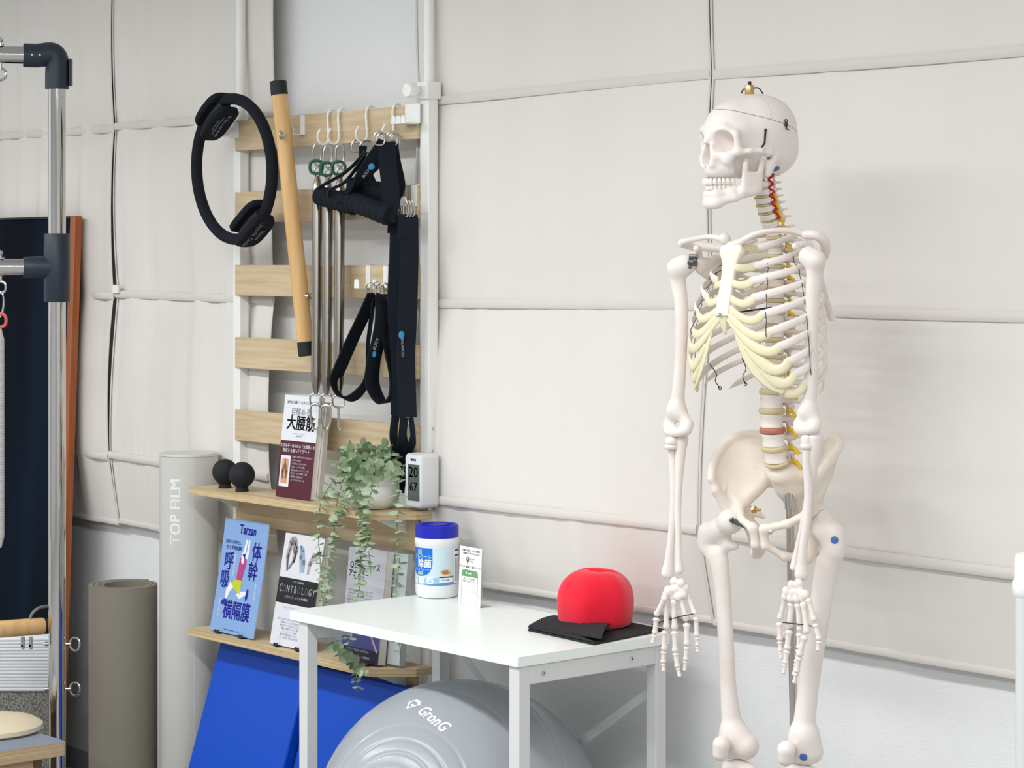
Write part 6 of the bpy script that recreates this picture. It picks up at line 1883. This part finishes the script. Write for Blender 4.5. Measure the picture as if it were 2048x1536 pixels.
hand([(-.016, Q((212, 330), (150, 458), (150, 482), (140, 585), (138, 600), (125, 652)), 1.0),
      (-.006, Q((218, 352), (222, 552), (210, 572), (206, 702), (204, 716), (200, 790), (200, 802), (203, 850)), 1.12),
      (.000, Q((272, 352), (280, 555), (280, 575), (284, 715), (286, 728), (298, 822), (302, 834), (316, 890)), 1.1),
      (.006, Q((325, 342), (362, 495), (364, 520), (366, 668), (365, 685), (358, 772), (356, 784), (350, 848)), 1.05),
      (.012, Q((368, 312), (422, 452), (430, 478), (436, 605), (437, 622), (440, 672), (440, 684), (443, 716)), .95)],
     [(1348, 1163, 0, .0085), (1362, 1166, 0, .0085), (1337, 1182, -.006, .0100), (1351, 1178, 0, .0090), (1364, 1178, .004, .0090), (1332, 1190, -.006, .0078), (1345, 1193, 0, .0085), (1357, 1193, 0, .0085), (1371, 1176, .006, .0078), (1367, 1188, .004, .0085)],
     Yr, [(1304, 1250), (1325, 1243), (1350, 1236), (1370, 1231), (1386, 1228)])
hand([(.012, Q((1058, 345), (1020, 485), (1018, 515), (1020, 632), (1020, 648), (1025, 712), (1026, 722), (1031, 765)), .95),
      (.006, Q((1105, 372), (1086, 545), (1085, 570), (1072, 695), (1070, 712), (1060, 795), (1058, 808), (1050, 868)), 1.08),
      (.004, Q((1148, 378), (1165, 566), (1160, 590), (1158, 690), (1155, 705), (1140, 790), (1138, 800), (1118, 880)), 1.08),
      (-.008, Q((1188, 372), (1213, 585), (1195, 610), (1160, 742), (1158, 758), (1140, 858), (1136, 870), (1122, 935)), 1.12),
      (-.016, Q((1222, 345), (1265, 498), (1272, 525), (1298, 630), (1298, 645), (1290, 708)), 1.0)],
     [(1583, 1170, 0, .0085), (1597, 1168, 0, .0095), (1573, 1182, .006, .0085), (1586, 1184, 0, .0090), (1600, 1184, 0, .0095), (1610, 1190, -.006, .0095), (1570, 1193, .006, .0075), (1582, 1196, 0, .0085), (1594, 1197, 0, .0085), (1606, 1196, -.004, .0080)],
     Yl - .01, [(1566, 1245), (1585, 1247), (1602, 1249), (1622, 1252), (1636, 1262)])

# ---------------------------------------------------------------- pelvis
def P3(x, y, py): return np.array((x, y, Sz(py, x, y)))
zH = 1038
def pelvis_fn(X, Y, Z):
    A = np.sqrt(X * X + 1e-8)
    C = lambda a, b, ra, rb=None: s_cap(A, Y, Z, a, b, ra, rb)
    z = lambda py, x=.06, y=0.0: EYE + (HY - py) / 1071.0
    crest0 = [(.114, -.046, z(962)), (.122, -.032, z(938)), (.127, -.010, z(916)), (.127, .014, z(897)), (.119, .038, z(883)), (.103, .056, z(877)), (.084, .068, z(879)), (.064, .078, z(888)), (.046, .086, z(904)), (.038, .088, z(925)), (.040, .078, z(955))]
    crest = [tuple(p) for p in cr(crest0, 26)]
    hip = (.088, .000, z(1012)); inner = (.062, .040, z(975))
    D = C((.098, -.006, z(1030)), (.090, .000, z(1012)), .024, .018)
    for i, p in enumerate(crest):
        t = i / 26; src = tuple(hip[j] * (1 - t) + inner[j] * t for j in range(3))
        mid = tuple((src[j] + p[j]) / 2 + (.006 if j == 0 and t < .8 else 0) for j in range(3))
        D = smin(D, C(src, mid, .0085, .0044), .008); D = smin(D, C(mid, p, .0044, .0046), .007)
    for a, b in zip(crest[:-1], crest[1:]): D = smin(D, C(a, b, .0056), .007)
    for a, b in zip(crest[:-1], crest[1:]):
        a2 = tuple((a[j] + hip[j]) / 2 for j in range(3)); b2 = tuple((b[j] + hip[j]) / 2 for j in range(3)); D = np.minimum(D, C(a2, b2, .0046))
    D = smin(D, C((.114, -.046, z(962)), (.108, -.040, z(985)), .0055, .0060), .008); D = smin(D, C((.108, -.040, z(985)), (.100, -.024, z(1012)), .0075, .011), .010)
    # brim from the sacroiliac joint round to the pubis
    D = smin(D, C((.048, .060, z(955)), (.066, .030, z(985)), .011, .010), .012); D = smin(D, C((.066, .030, z(985)), (.078, .004, z(1015)), .010, .012), .012)
    D = smin(D, C((.078, -.006, z(1022)), (.052, -.034, z(1040)), .0095, .0068), .010); D = smin(D, C((.052, -.034, z(1040)), (.014, -.052, z(1052)), .0068, .0085), .008)
    D = smin(D, C((.011, -.052, z(1052)), (.011, -.046, z(1085)), .0085, .0075), .008)
    D = smin(D, C((.011, -.046, z(1085)), (.034, -.018, z(1108)), .0068, .0068), .008); D = smin(D, C((.034, -.018, z(1108)), (.056, .018, z(1112)), .0068, .0100), .008)
    D = smin(D, C((.084, .012, z(1035)), (.070, .030, z(1070)), .014, .012), .012); D = smin(D, C((.070, .030, z(1070)), (.058, .024, z(1108)), .012, .0140), .012)
    D = smin(D, C((.074, .030, z(1030)), (.058, .046, z(1044)), .010, .003), .008)
    # socket
    D = smax(D, -s_ell(A, Y, Z, (.112, -.008, z(1038)), (.0255, .0255, .0255)), .004)
    # sacrum
    S_ = [(0, .022, z(948)), (0, .045, z(975)), (0, .066, z(1010)), (0, .074, z(1045)), (0, .062, z(1085))]
    for a, b, ra, rb in ((S_[0], S_[1], .024, .021), (S_[1], S_[2], .021, .015), (S_[2], S_[3], .015, .011), (S_[3], S_[4], .011, .006)):
        D = smin(D, s_cap(X * .82, Y, Z, a, b, ra, rb), .014)
    D = smin(D, C((.012, .030, z(945)), (.046, .052, z(948)), .016, .013), .014); D = smin(D, C((.010, .05, z(985)), (.042, .066, z(975)), .014, .011), .014)
    return D
pel = sdfpart('pelvis', pelvis_fn, (-.155, -.075, .955), (.155, .115, 1.225), .0021, mat('pelvis_plastic', (235, 224, 212), .42, sss=.08, bump=((60, 60, 60), .12, .002)))
m = SB(); a = S(1506, 1019, -.004); m.cyl(a, a + Vector((.020, -.004, .001)), .0028, seg=10); m.lathe([(.0075, 0), (.0075, .005), (.004, .007)], frame_M(a, Vector((0, 1, 0)), Vector((0, 0, 1)), Vector((1, 0, 0))), 6); m.build('brass_bolt', M_brass, pel, smooth=40)
m = SB(); a = S(1541, 1065, -.062); m.lathe([(.0042, 0), (.0042, .002), (.0028, .003)], frame_M(a, Vector((1, 0, 0)), Vector((0, 0, 1)), Vector((0, -1, 0))), 16); m.build('screw', M_steel, pel, smooth=40)

# ---------------------------------------------------------------- legs
Yt = .0
def femur(head, hr, neck, troch, troch2, shaft, sr, c1, c1r, c2, c2r, name='thigh_bone', lt=None):
    ch = [([head], [hr]), ([head, neck], [hr * .62, .0150]), ([neck, troch], [.0170, .0165]), ([troch, troch2], [.0155, .0150]), ([neck, troch2, shaft[0]] + shaft[1:], [.017, .0185] + sr)]
    ch += [([shaft[-1], c1], [sr[-1], c1r]), ([shaft[-1], c2], [sr[-1], c2r])]
    if lt: ch.append(([lt[0], lt[1]], [.012, .0075]))
    return chain_part(name, ch, .016, .0026)
fr_ = femur(S(1461, 1042, -.018), .0235, S(1441, 1058, -.006), S(1417, 1064, .000), S(1418, 1088, .002),
      [S(1434, 1112, -.002), S(1442, 1150, -.006), S(1448, 1220, -.008), S(1452, 1290, -.010), S(1456, 1370, -.010), S(1463, 1440, -.006), S(1468, 1468, -.004)], [.0205, .0165, .0150, .0150, .0155, .0190, .0220],
      S(1458, 1492, -.004), .0240, S(1491, 1492, .002), .0255, lt=(S(1455, 1090, 0), S(1470, 1092, .006)))
chain_part('kneecap', [([S(1443, 1490, -.046), S(1441, 1506, -.046)], [.0170, .0150])], .01, .002)
fl_ = femur(S(1634, 1035, .004), .0240, S(1648, 1055, .006), S(1667, 1068, .002), S(1668, 1096, .000),
      [S(1657, 1125, .000), S(1649, 1160, .000), S(1638, 1235, .000), S(1626, 1310, .000), S(1615, 1390, -.002), S(1609, 1445, -.004), S(1608, 1472, -.004)], [.0225, .0205, .0195, .0192, .0190, .0205, .0230],
      S(1596, 1500, -.004), .0240, S(1620, 1502, .004), .0245)
chain_part('kneecap', [([S(1573, 1500, -.048), S(1572, 1516, -.046)], [.0170, .0150])], .01, .002)
from mathutils.bvhtree import BVHTree
SKI = SKM.inverted()
def hit(o, px, py):
    T_ = SKM @ (MH if o in (skull, jaw) else Matrix.Identity(4)); Ti = T_.inverted()
    bv = BVHTree.FromPolygons([v.co.copy() for v in o.data.vertices], [tuple(p.vertices) for p in o.data.polygons])
    a = Ti @ Vector((0, 0, EYE)); d = (Ti.to_3x3() @ ray(px, py)).normalized()
    loc, nrm, i_, ds = bv.ray_cast(a, d)
    if loc is None:
        loc, nrm, i_, ds = bv.find_nearest(a + d * 4.2)
    if nrm.dot(d) > 0: nrm = -nrm
    return loc, nrm
dot(fl_, *hit(fl_, 1669, 1080), .0068)
dot(fl_, *hit(fl_, 1607, 1514), .0072)
dot(skull, *hit(skull, 1552, 337), .0068)
m = SB(); a, b = S(1463, 1040, -.043), S(1492, 1052, -.040)
m.tube(cr([a, a.lerp(b, .6), b], 8), .0058, 10, flat=.22, N=Vector((0, 1, 0))); m.ell(a + Vector((0, -.002, 0)), (.0038, .003, .0038), seg=12, rn=6); m.build('hip_bracket', mat('bracket_steel', (110, 112, 112), .35, metal=.9), fr_, smooth=60)
for sg, kx, ky in ((-1, S(1478, 1530, 0).x, 0.0), (1, S(1606, 1540, 0).x, 0.0)):
    zt = S(1480, 1531, 0).z if sg < 0 else S(1606, 1540, 0).z
    T = lambda x, y, z: Vector((kx + x, ky + y, z))
    chain_part('shin_bone', [([T(-.022, .002, zt - .010), T(.022, .002, zt - .010)], [.0165, .0165]), ([T(0, 0, zt - .012), T(0, -.006, zt - .05), T(0, -.006, zt - .12), T(0, .0, zt - .25), T(0, .004, zt - .34), T(0, .006, .135)], [.022, .018, .0145, .0120, .0130, .0190])], .014, .003)
    chain_part('calf_bone', [([T(sg * .036, .018, zt - .04), T(sg * .034, .020, zt - .10), T(sg * .030, .018, .26), T(sg * .026, .014, .14), T(sg * .024, .012, .115)], [.0090, .0058, .0055, .0065, .0090])], .008, .0025)
    ch = [([T(0, .006, .118), T(0, .035, .095)], [.018, .019]), ([T(0, .0, .110), T(0, -.04, .092)], [.016, .012])]
    for i in range(5): ch.append(([T(sg * (-.018 + .011 * i), -.045, .088), T(sg * (-.026 + .016 * i), -.105, .072), T(sg * (-.028 + .017 * i), -.155 + .006 * i, .066)], [.0085, .006, .005]))
    chain_part('foot_bones', ch, .006, .0025)
# ---------------------------------------------------------------- stand
M_chr = mat('stand_chrome', (196, 192, 188), .18, metal=1.0)
pt, pm, pb = S(1579, 952, .034), S(1580, 1010, .034), S(1588, 1470, .040)
dd = (pb - pt).normalized(); foot = pt + dd * ((pt.z - .06) / -dd.z)
root = SKEL
m = SB(); m.tube([pt, pt + dd * .062], .0100, 20); m.tube([pt + Vector((-.004, -.010, .002)), pt + Vector((-.004, -.010, .02))], .002, 8); m.build('pole_sleeve', M_chr, smooth=40)
m = SB(); m.tube([pt + dd * .05, foot], .0078, 20); m.build('stand_pole', M_chr, smooth=40)
for i in range(5):
    a = 2 * PI * i / 5 + .3; e = foot + Vector((.27 * math.cos(a), .27 * math.sin(a), -.012))
    m = SB(); m.tube([foot + Vector((0, 0, .01)), e], [.016, .011], 8, flat=.7, N=Vector((0, 0, 1))); l = m.build('stand_leg', M_chr, smooth=40)
    m = SB(); w0 = Vector((e.x, e.y, .0215)); ax_ = Vector((-math.sin(a), math.cos(a), 0)); m.cyl(w0 - ax_ * .010, w0 + ax_ * .010, .0215, seg=20); m.build('caster', M_black, l, smooth=40)
